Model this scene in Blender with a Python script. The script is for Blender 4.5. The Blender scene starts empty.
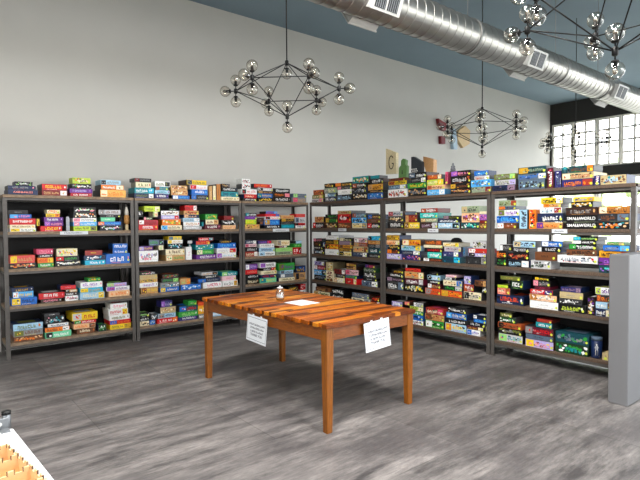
import bpy, math, random
from math import sin, cos, pi, radians, atan2, sqrt
from mathutils import Vector, Matrix
random.seed(7)
SC = bpy.context.scene
COL = SC.collection

# ---------------------------------------------------------------- camera
F_PX, PITCH, YAW, ROLL, EYE = 507.667, 0.03105, 0.88953, -0.0065, 1.5
FWD = Vector((cos(YAW) * cos(PITCH), sin(YAW) * cos(PITCH), -sin(PITCH)))
_r = Vector((sin(YAW), -cos(YAW), 0)); _u = _r.cross(FWD)
RGT = _r * cos(ROLL) + _u * sin(ROLL); UPV = _u * cos(ROLL) - _r * sin(ROLL)
CAMP = Vector((0, 0, EYE))
cd = bpy.data.cameras.new('camera'); cam = bpy.data.objects.new('camera', cd); COL.objects.link(cam)
cam.matrix_world = Matrix(((RGT.x, UPV.x, -FWD.x, 0), (RGT.y, UPV.y, -FWD.y, 0), (RGT.z, UPV.z, -FWD.z, EYE), (0, 0, 0, 1)))
cd.sensor_width = 36; cd.lens = F_PX / 640 * 36; cd.clip_start = .05
SC.camera = cam

def at(px, py, axis, val):
    """where the line of sight through a photo pixel meets the plane axis = val"""
    d = FWD * F_PX + RGT * (px - 320) + UPV * (240 - py)
    t = (val - CAMP[axis]) / d[axis]
    return CAMP + d * t
def depth(p): return (Vector(p) - CAMP).dot(FWD)

# ---------------------------------------------------------------- colours and materials
def lin(c):
    c = c / 255
    return c / 12.92 if c <= .04045 else ((c + .055) / 1.055) ** 2.4
def hx(s): return tuple(lin(int(s[i:i + 2], 16)) for i in (0, 2, 4))
PAL = {k: hx(v) for k, v in dict(
 amber='e8a020', black='0e0d0e', blue='1668c4', brick='9c3026', brown='6e4226', charcoal='26272a', coral='dc5048', cream='efe3bf', crimson='b0142c',
 cyan='1fb4d8', dark_brown='3a2218', dark_green='1d3a20', dark_grey='3a3a3c', dark_red='7c1416', dark_teal='12444e', gold='c89a28', green='2f9a3a',
 grey='8a8a8a', indigo='2c2a6a', khaki='c2ae80', lavender='b4a8dc', light_green='9cd878', light_grey='c4c4c6', light_orange='f4b050', light_pink='f0c4cc',
 lime='c4dc30', maroon='5c1428', mauve='94788c', mint='70d8a4', navy='16284e', olive='6e7430', orange='ee7c1c', orange_brown='b8742c', orange_red='dc4a1c',
 pale_blue='a4cce4', peach='f0bc8c', pink='f08ca0', purple='6a2c8c', red='d0181c', rose='d4466e', rust='b0522a', sage='94a484', salmon='ee8474',
 sky_blue='54b0ec', slate='5a6c80', tan='cc9c60', teal='158a94', turquoise='40ccc0', violet='9c5cc0', white='f2f2f0', yellow='f2cc20', yellow_green='b8cc44').items()}
COLOUR_WORD = lambda k: k.replace('_', ' ')

def new_mat(name):
    m = bpy.data.materials.new(name); m.use_nodes = True
    nt = m.node_tree; return m, nt, nt.nodes['Principled BSDF'], nt.nodes, nt.links
def mix(nt, a, b, fac, mode='MIX'):
    n = nt.nodes.new('ShaderNodeMix'); n.data_type = 'RGBA'; n.blend_type = mode
    for i, v in ((0, fac), (6, a), (7, b)):
        if hasattr(v, 'is_output'): nt.links.new(v, n.inputs[i])
        else: n.inputs[i].default_value = v if i == 0 else (*v, 1)
    return n.outputs[2]
def ramp(nt, src, lo, hi):
    n = nt.nodes.new('ShaderNodeMapRange'); n.inputs[1].default_value = lo; n.inputs[2].default_value = hi
    nt.links.new(src, n.inputs[0]); return n.outputs[0]
def noise(nt, scale, detail=3, rough=.5, vec=(1, 1, 1), coord='Object'):
    tc = nt.nodes.new('ShaderNodeTexCoord'); mp = nt.nodes.new('ShaderNodeMapping'); mp.inputs['Scale'].default_value = vec
    nt.links.new(tc.outputs[coord], mp.inputs[0])
    n = nt.nodes.new('ShaderNodeTexNoise'); n.inputs['Scale'].default_value = scale; n.inputs['Detail'].default_value = detail; n.inputs['Roughness'].default_value = rough
    nt.links.new(mp.outputs[0], n.inputs['Vector']); return n.outputs['Fac']
def paint(name, rgb, rough=.6, metal=0, var=.12, scale=6, vec=(1, 1, 1), spec=.5):
    m, nt, b, N, L = new_mat(name)
    f = noise(nt, scale, 4, .55, vec)
    c = mix(nt, tuple(x * (1 - var) for x in rgb), tuple(min(1, x * (1 + var)) for x in rgb), ramp(nt, f, .3, .7))
    L.new(c, b.inputs['Base Color']); b.inputs['Roughness'].default_value = rough; b.inputs['Metallic'].default_value = metal
    b.inputs['Specular IOR Level'].default_value = spec
    return m
def printed(name, rough, var, scale, vec=(1, 1, 1), spec=.5):
    """colour comes from the mesh's own colour attribute (the print), broken up a little by a fine procedural texture"""
    m, nt, b, N, L = new_mat(name)
    a = N.new('ShaderNodeVertexColor'); a.layer_name = 'Print'
    f = noise(nt, scale, 4, .6, vec)
    c = mix(nt, (1 - var,) * 3, (1 + var,) * 3, ramp(nt, f, .3, .7))
    c = mix(nt, a.outputs[0], c, 1.0, 'MULTIPLY')
    L.new(c, b.inputs['Base Color']); b.inputs['Roughness'].default_value = rough; b.inputs['Specular IOR Level'].default_value = spec
    return m
M = {}
M['card'] = printed('printed_card', .42, .16, 60, spec=.4)
M['table_wood'] = printed('table_wood', .38, .45, 9, (2, 22, 6), spec=.25)
M['leg_wood'] = paint('stained_leg_wood', hx('804808'), .4, 0, .3, 9, (12, 12, 1.2))
M['ply'] = printed('plywood', .6, .12, 30, (1, 6, 1))
M['rack'] = paint('rack_steel', hx('57524e'), .5, .15, .15, 14)
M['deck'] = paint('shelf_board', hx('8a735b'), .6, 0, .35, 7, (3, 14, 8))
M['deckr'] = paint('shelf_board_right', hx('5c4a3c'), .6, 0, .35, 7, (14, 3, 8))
M['panel'] = paint('shade_backing_black', hx('131212'), .8, 0, .2, 5)  # near-black colour standing in for the shade inside the racks
M['wall'] = paint('wall_paint', hx('c3c1bb'), .85, 0, .03, 1.2)
M['ceil'] = paint('ceiling_paint', hx('8094a0'), .8, 0, .05, .8)
M['darkwall'] = paint('dark_wall_paint', hx('2b2926'), .8, 0, .1, 1.5)
M['frame'] = paint('window_frame_paint', hx('eae6dc'), .5, 0, .05, 6)
M['gray'] = paint('partition_paint', hx('6c6c6e'), .5, 0, .04, 2)
M['duct'] = paint('galvanised_steel', hx('a8a6a1'), .34, .95, .12, 5)
M['vent'] = paint('vent_enamel', hx('c6c6c2'), .5, .1, .06, 8)
M['ventdark'] = paint('vent_grille', hx('1b1b1c'), .7, 0, .2, 20)
M['black'] = paint('black_metal', hx('0c0c0c'), .45, .3, .2, 12)
M['paper'] = paint('white_paper', hx('dadde1'), .6, 0, .02, 10)
M['ink'] = paint('grey_ink', hx('3e414a'), .7, 0, .1, 30)
M['whitetop'] = paint('white_laminate', hx('c6c8ca'), .4, 0, .05, 14)
M['steel'] = paint('brushed_steel', hx('7c7f82'), .4, .7, .15, 20)
M['ground'] = paint('pavement', hx('b8b4aa'), .9, 0, .2, 1)
M['leaf'] = paint('leaves', hx('a9b488'), .8, 0, .5, 5)
M['bark'] = paint('bark', hx('5a4632'), .9, 0, .3, 8)
M['cable'] = paint('black_cable', hx('101010'), .6, 0, .1, 10)

def glass_mat(name, tint, edge, lo, hi, rough=.02):
    m, nt, b, N, L = new_mat(name); N.remove(b)
    out = [n for n in N if n.type == 'OUTPUT_MATERIAL'][0]
    t = N.new('ShaderNodeBsdfTransparent'); g = N.new('ShaderNodeBsdfGlossy'); g.inputs['Roughness'].default_value = rough
    lw = N.new('ShaderNodeLayerWeight'); lw.inputs[0].default_value = .35
    L.new(mix(nt, tint, edge, ramp(nt, lw.outputs['Facing'], .2, 1.0)), t.inputs[0])
    mr = N.new('ShaderNodeMapRange'); mr.inputs[3].default_value = lo; mr.inputs[4].default_value = hi
    L.new(lw.outputs['Facing'], mr.inputs[0])
    s = N.new('ShaderNodeMixShader'); L.new(mr.outputs[0], s.inputs[0]); L.new(t.outputs[0], s.inputs[1]); L.new(g.outputs[0], s.inputs[2])
    L.new(s.outputs[0], out.inputs[0]); return m
M['globe'] = glass_mat('smoked_clear_globe', (.97, .95, .91), (.58, .54, .48), .05, .42)
M['pane'] = glass_mat('window_glass', (.97, .98, .98), (.9, .92, .92), .03, .35)
M['jar'] = glass_mat('jar_glass', (.97, .98, .98), (.85, .87, .87), .05, .5)

# floor: large vinyl tiles with streaks along the room
m, nt, b, N, L = new_mat('floor_tiles'); M['floor'] = m
tc = N.new('ShaderNodeTexCoord'); mp = N.new('ShaderNodeMapping'); mp.inputs['Location'].default_value = (-1.36 + 1.2 * 4, -3.83 + .9 * 10, 0)
L.new(tc.outputs['Object'], mp.inputs[0])
br = N.new('ShaderNodeTexBrick'); br.offset = .5; br.inputs['Scale'].default_value = 1; br.inputs['Brick Width'].default_value = 1.8; br.inputs['Row Height'].default_value = .9
br.inputs['Mortar Size'].default_value = .004; br.inputs['Mortar Smooth'].default_value = .3; br.inputs['Bias'].default_value = 0
br.inputs['Color1'].default_value = (.78, .78, .78, 1); br.inputs['Color2'].default_value = (1.2, 1.2, 1.2, 1); br.inputs['Mortar'].default_value = (.5, .5, .5, 1)
L.new(mp.outputs[0], br.inputs['Vector'])
n1 = noise(nt, 1.7, 9, .72, (.8, 3.6, 1)); n2 = noise(nt, 1.2, 4, .6, (1, 1.6, 1)); n3 = noise(nt, 11, 7, .8, (.8, 5, 1))
c = mix(nt, hx('444141'), hx('97918d'), ramp(nt, n1, .38, .72))
c = mix(nt, c, hx('504c4c'), ramp(nt, n2, .44, .70))
c = mix(nt, c, mix(nt, (.6,) * 3, (1.5,) * 3, ramp(nt, n3, .32, .68)), .65, 'MULTIPLY')
c = mix(nt, c, br.outputs['Color'], .55, 'MULTIPLY')
L.new(c, b.inputs['Base Color']); L.new(ramp(nt, n1, -.6, 1.6), b.inputs['Roughness']); b.inputs['Specular IOR Level'].default_value = .4

# ---------------------------------------------------------------- mesh helpers
class MB:
    def __init__(s): s.v = []; s.f = []; s.c = []; s.m = []; s.sm = []; s.col = (1, 1, 1); s.mi = 0
    def face(s, ix, smooth=False): s.f.append(tuple(ix)); s.c.append(s.col); s.m.append(s.mi); s.sm.append(smooth)
    def poly(s, pts, smooth=False):
        k = len(s.v); s.v += [tuple(p) for p in pts]; s.face(range(k, k + len(pts)), smooth); return s
    def box(s, x0, y0, z0, x1, y1, z1, bv=0):
        """cuboid; bv chamfers the four upright edges and the top rim"""
        x0, x1 = min(x0, x1), max(x0, x1); y0, y1 = min(y0, y1), max(y0, y1); z0, z1 = min(z0, z1), max(z0, z1)
        k = len(s.v)
        if bv <= 0:
            s.v += [(x, y, z) for z in (z0, z1) for x, y in ((x0, y0), (x1, y0), (x1, y1), (x0, y1))]
            for q in ((3, 2, 1, 0), (4, 5, 6, 7), (0, 1, 5, 4), (1, 2, 6, 5), (2, 3, 7, 6), (3, 0, 4, 7)): s.face([k + i for i in q])
            return s
        def ring(i, z):
            a = [(x0 + i + bv, y0 + i), (x1 - i - bv, y0 + i), (x1 - i, y0 + i + bv), (x1 - i, y1 - i - bv), (x1 - i - bv, y1 - i), (x0 + i + bv, y1 - i), (x0 + i, y1 - i - bv), (x0 + i, y0 + i + bv)]
            return [(x, y, z) for x, y in a]
        for i, z in ((bv, z0), (0, z0 + bv), (0, z1 - bv), (bv, z1)): s.v += ring(i, z)
        for r in range(3):
            for i in range(8): s.face([k + r * 8 + i, k + r * 8 + (i + 1) % 8, k + r * 8 + 8 + (i + 1) % 8, k + r * 8 + 8 + i])
        s.face([k + i for i in range(7, -1, -1)]); s.face([k + 24 + i for i in range(8)]); return s
    def tube(s, p, q, r, n=8, r2=None, caps=True):
        p = Vector(p); q = Vector(q); d = (q - p).normalized(); a = d.orthogonal().normalized(); b = d.cross(a); r2 = r if r2 is None else r2
        k = len(s.v)
        for c, rr in ((p, r), (q, r2)): s.v += [tuple(c + (a * cos(2 * pi * i / n) + b * sin(2 * pi * i / n)) * rr) for i in range(n)]
        for i in range(n): s.face([k + i, k + (i + 1) % n, k + n + (i + 1) % n, k + n + i], True)
        if caps: s.face([k + i for i in range(n - 1, -1, -1)]); s.face([k + n + i for i in range(n)])
        return s
    def lathe(s, prof, o=(0, 0, 0), n=20, axis=Vector((0, 0, 1))):
        """prof: (radius, height) pairs from bottom to top, turned round an axis through o"""
        o = Vector(o); axis = Vector(axis).normalized(); a = axis.orthogonal().normalized(); b = axis.cross(a); k = len(s.v)
        for r, h in prof: s.v += [tuple(o + axis * h + (a * cos(2 * pi * i / n) + b * sin(2 * pi * i / n)) * r) for i in range(n)]
        for j in range(len(prof) - 1):
            for i in range(n): s.face([k + j * n + i, k + j * n + (i + 1) % n, k + (j + 1) * n + (i + 1) % n, k + (j + 1) * n + i], True)
        if prof[0][0] > 1e-5: s.face([k + i for i in range(n - 1, -1, -1)])
        if prof[-1][0] > 1e-5: e = k + (len(prof) - 1) * n; s.face([e + i for i in range(n)])
        return s
    def ball(s, o, r, n=18, m=10, sz=1):
        return s.lathe([(max(1e-6, r * sin(pi * i / m)), -r * sz * cos(pi * i / m)) for i in range(m + 1)], o, n)
    def prism(s, pts, z0, z1, fn=None):
        """outline pts (x, y) pulled from z0 to z1; fn maps (x, y, z) to space"""
        fn = fn or (lambda x, y, z: (x, y, z)); n = len(pts); k = len(s.v)
        s.v += [fn(x, y, z0) for x, y in pts] + [fn(x, y, z1) for x, y in pts]
        s.face([k + i for i in range(n - 1, -1, -1)]); s.face([k + n + i for i in range(n)])
        for i in range(n): s.face([k + i, k + (i + 1) % n, k + n + (i + 1) % n, k + n + i])
        return s
    def mesh(s, name, mats):
        me = bpy.data.meshes.new(name); me.from_pydata(s.v, [], s.f)
        for mt in (mats if isinstance(mats, (list, tuple)) else [mats]): me.materials.append(mt)
        at_ = me.color_attributes.new('Print', 'FLOAT_COLOR', 'CORNER')
        buf = []
        for f, c in zip(s.f, s.c): buf += [c[0], c[1], c[2], 1.0] * len(f)
        at_.data.foreach_set('color', buf)
        me.polygons.foreach_set('material_index', s.m); me.polygons.foreach_set('use_smooth', s.sm)
        me.update(); return me
    def build(s, name, mats, parent=None, loc=(0, 0, 0), rz=0):
        o = bpy.data.objects.new(name, s.mesh(name, mats)); COL.objects.link(o); o.location = loc; o.rotation_euler.z = rz
        if parent: o.parent = parent
        return o
def tag(o, label, cat=None, group=None, kind=None):
    if label: o['label'] = label
    if cat: o['category'] = cat
    if group: o['group'] = group
    if kind: o['kind'] = kind
    return o
def empty(name, loc=(0, 0, 0), rz=0):
    o = bpy.data.objects.new(name, None); COL.objects.link(o); o.location = loc; o.rotation_euler.z = rz; o.empty_display_size = .1; return o
def struct(name, mb, mats, parent=None):
    o = mb.build(name, mats, parent)
    if not parent: o['kind'] = 'structure'
    return o
def copy_tree(o, parent=None):
    c = o.copy(); COL.objects.link(c)
    if parent: c.parent = parent
    for ch in list(o.children): copy_tree(ch, c)
    return c
def words(txt, size, name, mat, parent, loc, rot, depth_=.0006):
    """raised flat lettering, turned into a mesh"""
    cu = bpy.data.curves.new(name, 'FONT'); cu.body = txt; cu.size = size; cu.extrude = depth_; cu.align_x = 'CENTER'; cu.align_y = 'CENTER'; cu.offset = size * .012
    t = bpy.data.objects.new(name + '_curve', cu); COL.objects.link(t)
    me = bpy.data.meshes.new_from_object(t); bpy.data.objects.remove(t); bpy.data.curves.remove(cu)
    me.name = name; me.materials.clear(); me.materials.append(mat)
    o = bpy.data.objects.new(name, me); COL.objects.link(o); o.parent = parent; o.location = loc; o.rotation_euler = rot; return o
# ---------------------------------------------------------------- what stands on the shelves
# one string per stack, lowest box first; a box: left right height colour style accents [| lettering]
# style t = lettering, a = artwork, s = picture block and lettering, p = nearly plain, capital = stands upright
# "^n" starts a pile that stands on box n of the pile before it
ROWS = {
('L1', 0): [
 "8 38 5.2 navy t salmon,white | AXIS & ALLIES; 8 36 3.8 navy t grey,pink; 15 33 4 black a white,light_green,grey",
 "42 67.5 5.5 dark_red s white,tan; 42 67 6 red t yellow,white",
 "70.5 92 3.4 crimson t white,tan; 70 93 4.3 purple t lavender,violet; 72 92 4.8 black a white,grey,orange,green; 73 91 6 yellow_green a cream,orange,brown,black",
 "100 125.7 7.4 light_orange s cream,orange; 101 124 4.8 orange s cream,dark_red,white; 101 121 4.8 pale_blue s black,grey"],
('L1', 1): [
 "10 36 3.3 white s yellow,olive; 10 35.5 3.6 cream t brown,yellow; 9.5 36 6.2 red t white,pink | BATTLESHIP; 10 32 4.2 blue s sky_blue,pink; 9 28.5 4.2 black p grey",
 "36.7 62 5.4 red t yellow,white; 44.3 63.4 4.3 purple s violet,pink; 44.3 63.4 4.3 purple t white,lavender; 46 60 3.7 yellow s orange,brown; 47.6 60.7 3.6 cream a orange,red",
 "^0 36.7 43.6 7.4 yellow A brown,black,gold",
 "73.5 97 4.9 lime s olive,black; 73 96.5 4 sky_blue s pink,white; 73 96.5 3.9 white s pink,grey; 73.5 96.5 5.4 black a white,cream,orange; 74 96 5.4 black a white,pink,light_green",
 "100 122 5.2 black a white,pink,sky_blue,green; 97.5 121 3.8 blue s orange,white,sky_blue; 101 115.5 4.2 mint p white; 100 120.5 2.7 black p white; 99 121 4.7 light_grey s grey,white,brown"],
('L1', 2): [
 "9.5 36.5 5.3 black a tan,white,red,orange; 10 35 7.8 coral s yellow,tan",
 "38 54 4.3 green t white,yellow; 38 54 5.3 orange s yellow,red; 38.5 53 3.4 black t white; 37 53.5 5.2 rose t pink,white",
 "55.3 80.5 5.2 black a white,orange,cream,green; 56 79.5 4.8 black s red,white,green; 57 78 7.6 cream a yellow,violet,orange,light_green",
 "85 105.5 4.6 cyan t white; 84 105.5 4.9 navy a white,cyan,black; 85 102.5 4.9 brick p yellow",
 "106.3 131 10 blue t white,salmon; 113 128 4 blue t white; 113 128 5.8 blue t white"],
('L1', 3): [
 "11.5 37.5 7.4 blue s yellow,cream,navy; 13 34 6.3 sky_blue s white,red,yellow; 12 34 3.9 navy t gold,white",
 "41 62 4 dark_brown t pink,white; 38.5 64.5 6.2 red t white,pink",
 "65.5 78.5 5 white a black,pink; 65.5 77.5 3.3 dark_brown t white; 66 78 3 tan s black,white; 61 76.5 4.2 red p pink",
 "80 104.5 6.8 pale_blue s yellow,navy,cream; 80 103 4.4 cyan s yellow,gold; 81 103 5.8 white t violet,red,pink; 88.5 101 3.6 green a yellow,red,black",
 "109 130 5.8 peach t orange,cream; 106.5 130 4.4 white s violet,red,purple; 107 127 3.7 lavender s light_green,pink"],
('L1', 4): [
 "14 43.5 5.2 brown a orange,tan,peach; 14 43.5 6 grey s olive,yellow,brown; 13.5 43.5 6.8 pale_blue t olive,navy,orange",
 "45.5 71.5 6 mint s black,white; 45 70 4.6 orange s white,brown; 48 69 3.4 white t navy,blue; 44.8 65 8 black a teal,pink,white,grey; 45 60.5 2.6 dark_grey p white",
 "77 95.5 5.4 brown t cream,orange; 73.7 95.5 5 peach s brown,grey,orange; 74 96.5 3.2 red s green,white; 72.2 98 7.6 yellow s light_grey,orange,red",
 "98.6 106.6 6.6 dark_green a green,white,black",
 "110.5 133 5 yellow s gold,olive; 110 132 4 red s blue,orange; 110 130.5 5 white t olive,black; 109 128.5 6.4 white s yellow,red; 111 128 5.3 white t pink,tan"],
('L2', 0): [
 "134.5 154 4.7 navy s white,lavender,olive; 134 154 5.6 teal s cyan,white; 136 151.5 5.6 cream t olive,dark_red,red; 133 151.5 3.7 black s dark_red,grey",
 "155 169 4.6 indigo t white,violet; 155 170 3.8 pale_blue t teal,red; 156 169 3.4 teal s rust,grey; 155.5 171 5.4 white s black,olive",
 "173 190 3.8 blue s white,sky_blue; 171.5 188 5 tan a cream,brown,rust,black; 171.5 188 4.8 tan a rust,cream,black,white",
 "191.5 209 4.7 black s blue,grey; 192 208 5.4 blue t white,sky_blue; 190.5 208 4.5 white s red,pink; 187 207 4.7 yellow s navy,olive",
 "209.5 212.6 14 tan P cream", "212.7 216 14.5 cream P tan", "216.1 220.4 16.2 orange_brown P brown",
 "221 239 3.5 cream t olive,gold; 221 238 5.2 teal t navy,white; 222 238 4 black t white,navy; 222 230 3.6 dark_brown a gold,grey"],
('L2', 1): [
 "138.2 158 5.5 red t white,yellow; 138.2 158 4.6 crimson s white,dark_red; 138.5 158 3 dark_green s pink,cream",
 "^2 138.5 148 6.3 black t white", "^2 148.3 158 5.3 cream s light_green,orange; 144.5 160 5.4 lime s cream,olive",
 "161 182 4.7 cream s sky_blue,black; 162 180.5 5.9 orange a yellow,cream,green; 161 179 3.8 lavender s red,white; 161 179 4.6 white a brown,black,tan; 169 176 2.2 black a green,white",
 "183 203.5 3.3 light_grey t white,grey; 183 199.5 4.5 white t tan,red; 183 199.5 3.7 pale_blue s white,grey; 184 199 3.3 navy s peach; 184 199 3.8 tan a red,brown,black; 185 197 5.4 red s white,dark_red",
 "^0 200 203.5 4.4 teal A blue,green",
 "205.5 221.3 4.9 maroon t white,pink; 206 219 4.9 cream s tan,dark_red; 206 218 5.5 green a olive,yellow,light_green",
 "223 236 4 peach t tan,orange; 222 236 5 black a white,light_grey; 224 234 4.3 dark_red p red"],
('L2', 2): [
 "138.8 164 11.4 white a grey,lavender,pink; 138.5 153 4.4 purple s lavender,yellow",
 "^0 153.6 164 4.8 cream t light_green,tan; 149 164 5.8 slate s black,pale_blue,green",
 "166 185 5.6 tan s cream,orange,green; 165.5 184.5 5.9 cream t brown,gold; 168 183 5.4 black a teal,white,sky_blue; 168 183 3.7 white s yellow,gold; 169 182 3.5 yellow s slate,teal",
 "186 192 12.8 white P pink",
 "196 216 4.4 purple t white,cream; 197 214 5 green s cream,teal,light_green; 196 214 5 teal a green,blue,white; 196 210 3.7 red s orange; 198.5 213.5 3.2 red s teal,white",
 "217 236.5 5 white s violet,red,pale_blue; 217 236.5 4.7 white s red,yellow,light_grey; 218 236 4.9 blue t sky_blue,white; 219.5 232 3.2 black t gold"],
('L2', 3): [
 "141 158 6.4 tan s brown,orange,yellow; 139 158 4.7 white t violet,grey; 139.5 157.5 3.3 tan a olive,black,yellow; 139.5 157.5 4.4 khaki t tan,yellow; 140 156 2.9 black a pink,green,white",
 "160.5 179.5 4.4 blue s yellow,black,cream; 161 180 4.9 grey a teal,brown,white; 162 179 4 dark_grey s light_green,green; 163 179 4 dark_brown a rust,grey,green",
 "181 201.5 5.6 blue a sky_blue,navy,white; 181 191 6.2 tan s orange,light_green",
 "203.5 221.8 5.8 white t rose,pink; 198 220.5 4 navy s blue,grey; 203 217.5 3 black t white; 202 218 3 light_grey s black,tan",
 "222.6 237.5 5.8 white s gold,red,grey; 222 236 4.8 light_pink p rose; 221.5 237 4 teal s light_green,white"],
('L2', 4): [
 "140 149.5 4.4 cream a black,tan; 140 149.5 4.2 black t white; 140 150 4.4 black t light_green,white",
 "150.3 155.5 4.8 blue a teal,white; 151 157 6 dark_grey a white,pale_blue",
 "157.3 178 5 red s orange,white; 158 176 4.6 pale_blue s grey,tan,navy; 160.5 176 6.3 khaki a tan,brown,cream; 161.5 172.5 6.3 indigo s violet,lavender",
 "178.5 197.5 3.8 indigo t white,violet; 178.5 198 5 green t light_green,white; 179 198 5.8 dark_teal s blue,white,red; 188 196.5 4.4 green p cream",
 "198.4 205 4.4 grey a white,black; 198.3 204.5 8.4 amber a white,yellow; 198.3 204 3.5 orange_red p orange",
 "209 222 4.2 pale_blue t white,grey", "224 238 5 grey p white; 224 238 5 slate p white; 225 238 5 light_grey t blue; 225.5 237 4.4 pale_blue a white,teal"],
('L3', 0): [
 "243 256.5 2.7 black t white; 244 256.5 4 red t cream,dark_red; 241 257 5.1 white s black,red; 238.5 250.5 5 white a black,red,grey; 238.5 250 5 white a black,red",
 "258 273 3.7 black a yellow,gold,tan; 258 273 4.2 blue s teal,yellow; 258.3 273 2.5 dark_brown s tan; 258.3 273 3 light_grey s black,white; 254 272 3.7 red t orange,white",
 "273.6 290.8 4.8 black t white,grey; 273.6 290 4.1 black s pink,orange; 273.6 290 4.4 black t white,grey",
 "292.5 306 4.8 grey s rose,tan; 293 306.2 3.8 slate s light_green,grey"],
('L3', 1): [
 "245 263 4.4 tan a yellow,orange,brown; 245 256 5 lime t yellow,green; 245 257 3 purple t violet; 245.2 256.5 3.3 black s teal,white",
 "^0 256.4 263 2.7 brown p orange; 257.3 264 4 dark_brown p grey",
 "264.3 279.5 3.6 black t white; 264.3 279.5 5.5 blue s gold,sky_blue; 265 280 2.8 white s black,red; 265 279 2.7 red s blue,rose; 265.5 277 2.5 blue s sky_blue,red",
 "280.8 294 4 teal t cyan; 280.8 294 2.6 dark_grey p grey; 280.8 294 3 black s gold; 281 294 3.4 tan t rust",
 "295.5 306.5 2.8 white t black; 295.5 306.5 2.4 red s black; 295.5 306.5 5.8 light_grey s slate,black; 295.8 306.5 3.2 red t rust"],
('L3', 2): [
 "245.2 257.5 5 brick s white,cream; 245.5 257 4.6 black t light_grey; 245.5 256.5 3 light_pink s rose,brown; 245.5 256.5 3.4 navy s white",
 "259 275 4 white s pale_blue,black; 259 275 4 pale_blue t indigo,white; 260 274.5 3.9 white t grey; 258.5 272 3.3 indigo s red,violet",
 "276.5 293 3.4 sage t dark_grey,cream; 276.5 293 3.5 light_green p sage; 279 287 2.2 dark_red s white; 277.3 290 5.4 cream s grey,gold",
 "293.8 302 6.8 red s dark_red,white; 293.8 302 3.7 green t light_green; 296 302 2.8 pale_blue p white"],
('L3', 3): [
 "246 259.5 5.4 black t cream,tan; 246 259 4.3 black t light_grey; 245.5 258 4.7 red t salmon; 246 258 5.6 purple s white,lavender",
 "261 277 4.6 mint s teal,yellow; 261 276.5 3.6 navy t red,white; 261 277 3.7 cream t olive,red; 263 276.5 3 black s red,white; 260.5 276 5 white s violet,black",
 "279 295 3.5 cream t olive; 281 294 3.6 slate s white,grey; 281 294 3.6 pale_blue s slate,brown; 279 295 7 green s olive,purple",
 "296 308 7.2 tan s black,navy; 296 308 6.8 navy a gold,grey,blue"],
('L3', 4): [
 "262 273 5 grey p white; 262 273 5 black t white; 262.5 273 5 slate p white; 263 273 4 black p white",
 "275.5 286 5 grey p white; 275.5 286 5 black t white; 276 286 5 dark_grey p white; 276 286 4 black a white",
 "289 299 5 dark_brown p tan; 289 299 5 black a gold; 289 298.5 5 dark_grey a tan,gold; 289 298.5 5 black a gold,tan",
 "300.5 308 6 white a black; 300.5 308 5 black a white; 301 308 5 white a grey; 301 308 6 red a dark_red,white"],
('RA', 0): [
 "311.5 323 3.5 light_grey s pink,black; 312 323 3.7 olive s tan,cream; 313 322.5 4.9 rust a brown,orange",
 "325 336 4.4 navy s grey,white; 325 336 3.9 slate s white,pale_blue; 324.5 335.5 5 sage s grey,cream; 325 334 4.5 black a tan,gold",
 "336.5 351.3 5.9 black s slate,pale_blue; 337.5 351.3 5.4 white p grey; 336.5 351.3 3 black s pink,grey; 334.5 351 3.8 black s orange,gold",
 "352 366.8 6.8 black a cream,tan,white; 352 366 5 black a slate,white,grey; 352 366 4.8 black s rust,white; 352 368 6.6 teal a cream,orange,green",
 "367.5 384 5.8 blue t sky_blue,white; 368 384 2.8 black t tan; 368 384 5.9 amber s tan,brown; 369.5 387 5.3 black t white,light_grey; 370 379 3.4 teal p cyan"],
('RA', 1): [
 "312.3 324 5.7 black s red,white; 314.5 323.5 5.8 tan a rust,brown",
 "325 336.5 5.4 dark_brown a tan,cream; 324.6 337 5 dark_green s gold,green; 325 337.5 3.4 black t green,grey",
 "338 351 5.4 brown a tan,rust; 338 351 8.8 red a white,dark_red,black; 338 351.5 3.4 khaki a rust,brown,olive",
 "352 366.5 5.3 cream s grey,yellow; 352 366.5 5.4 sky_blue a black,white,navy; 352 366 4.4 slate s rust,pale_blue",
 "367 380 5.4 black s red,white; 367 380 4 brown p grey; 367.3 380 4.4 black s blue,tan"],
('RA', 2): [
 "312 323.5 4.9 black a pale_blue,white,slate; 312 323.5 2.7 black t white; 312 320 4.9 dark_brown p rust; 313 322 3 black s pink",
 "^1 320.3 324 4.4 blue A white,navy",
 "325 338.5 5.9 white p grey; 325 338.3 4.9 orange s black,yellow; 325 338 4.5 black s gold; 325 338 4 white p grey",
 "339 351.5 4.4 cream s black,yellow; 339 351.5 3.2 brown s gold; 339 351.5 3.2 amber s brown; 339 351.5 3.8 mauve p grey; 339 351 3.2 black s cream",
 "352.2 367 4.4 navy s white,slate; 352.2 367 5.8 khaki s brown,orange; 353 366.5 4 rust s tan,grey; 354 367 4.4 light_pink s white,black",
 "367.6 380 4.2 black t grey; 367.6 380.3 5.7 dark_teal t white,teal; 367.6 380 3.4 black s grey; 368 380 4 orange_brown s tan; 367.5 380 4.2 cyan s black,sky_blue"],
('RA', 3): [
 "313.5 325.5 5 black a slate,grey; 313.5 325.5 5.4 sky_blue s black,white; 313.5 325.3 4.5 dark_red s white,pink; 314 324 3.7 lavender s white,indigo",
 "326 333.3 10.8 cream S brown,dark_red; 326 333 8.6 khaki A cream,gold",
 "334 345.3 5.2 cream s tan,white; 336 345 3.4 black t light_grey; 334.5 345.3 4.8 dark_red s white,black",
 "346 357 5.8 red s cream,dark_red; 346 357.5 3.5 slate s green; 346 359 5.3 light_pink s rose,brown; 347 357 3.2 dark_brown s tan; 347 357 3.3 brown s tan,gold",
 "362 378 5.8 slate s white,black,navy; 363 377 3 black p white; 363 376 5.3 black a grey,white; 364 376 4.6 dark_green a grey,sage; 365 375 3.2 maroon s indigo,rose"],
('RA', 4): [
 "314 330 5 black p white; 314 330 5 dark_grey t white; 314 330 5 cream s tan,olive; 316 329 4 brown a tan,black",
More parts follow.
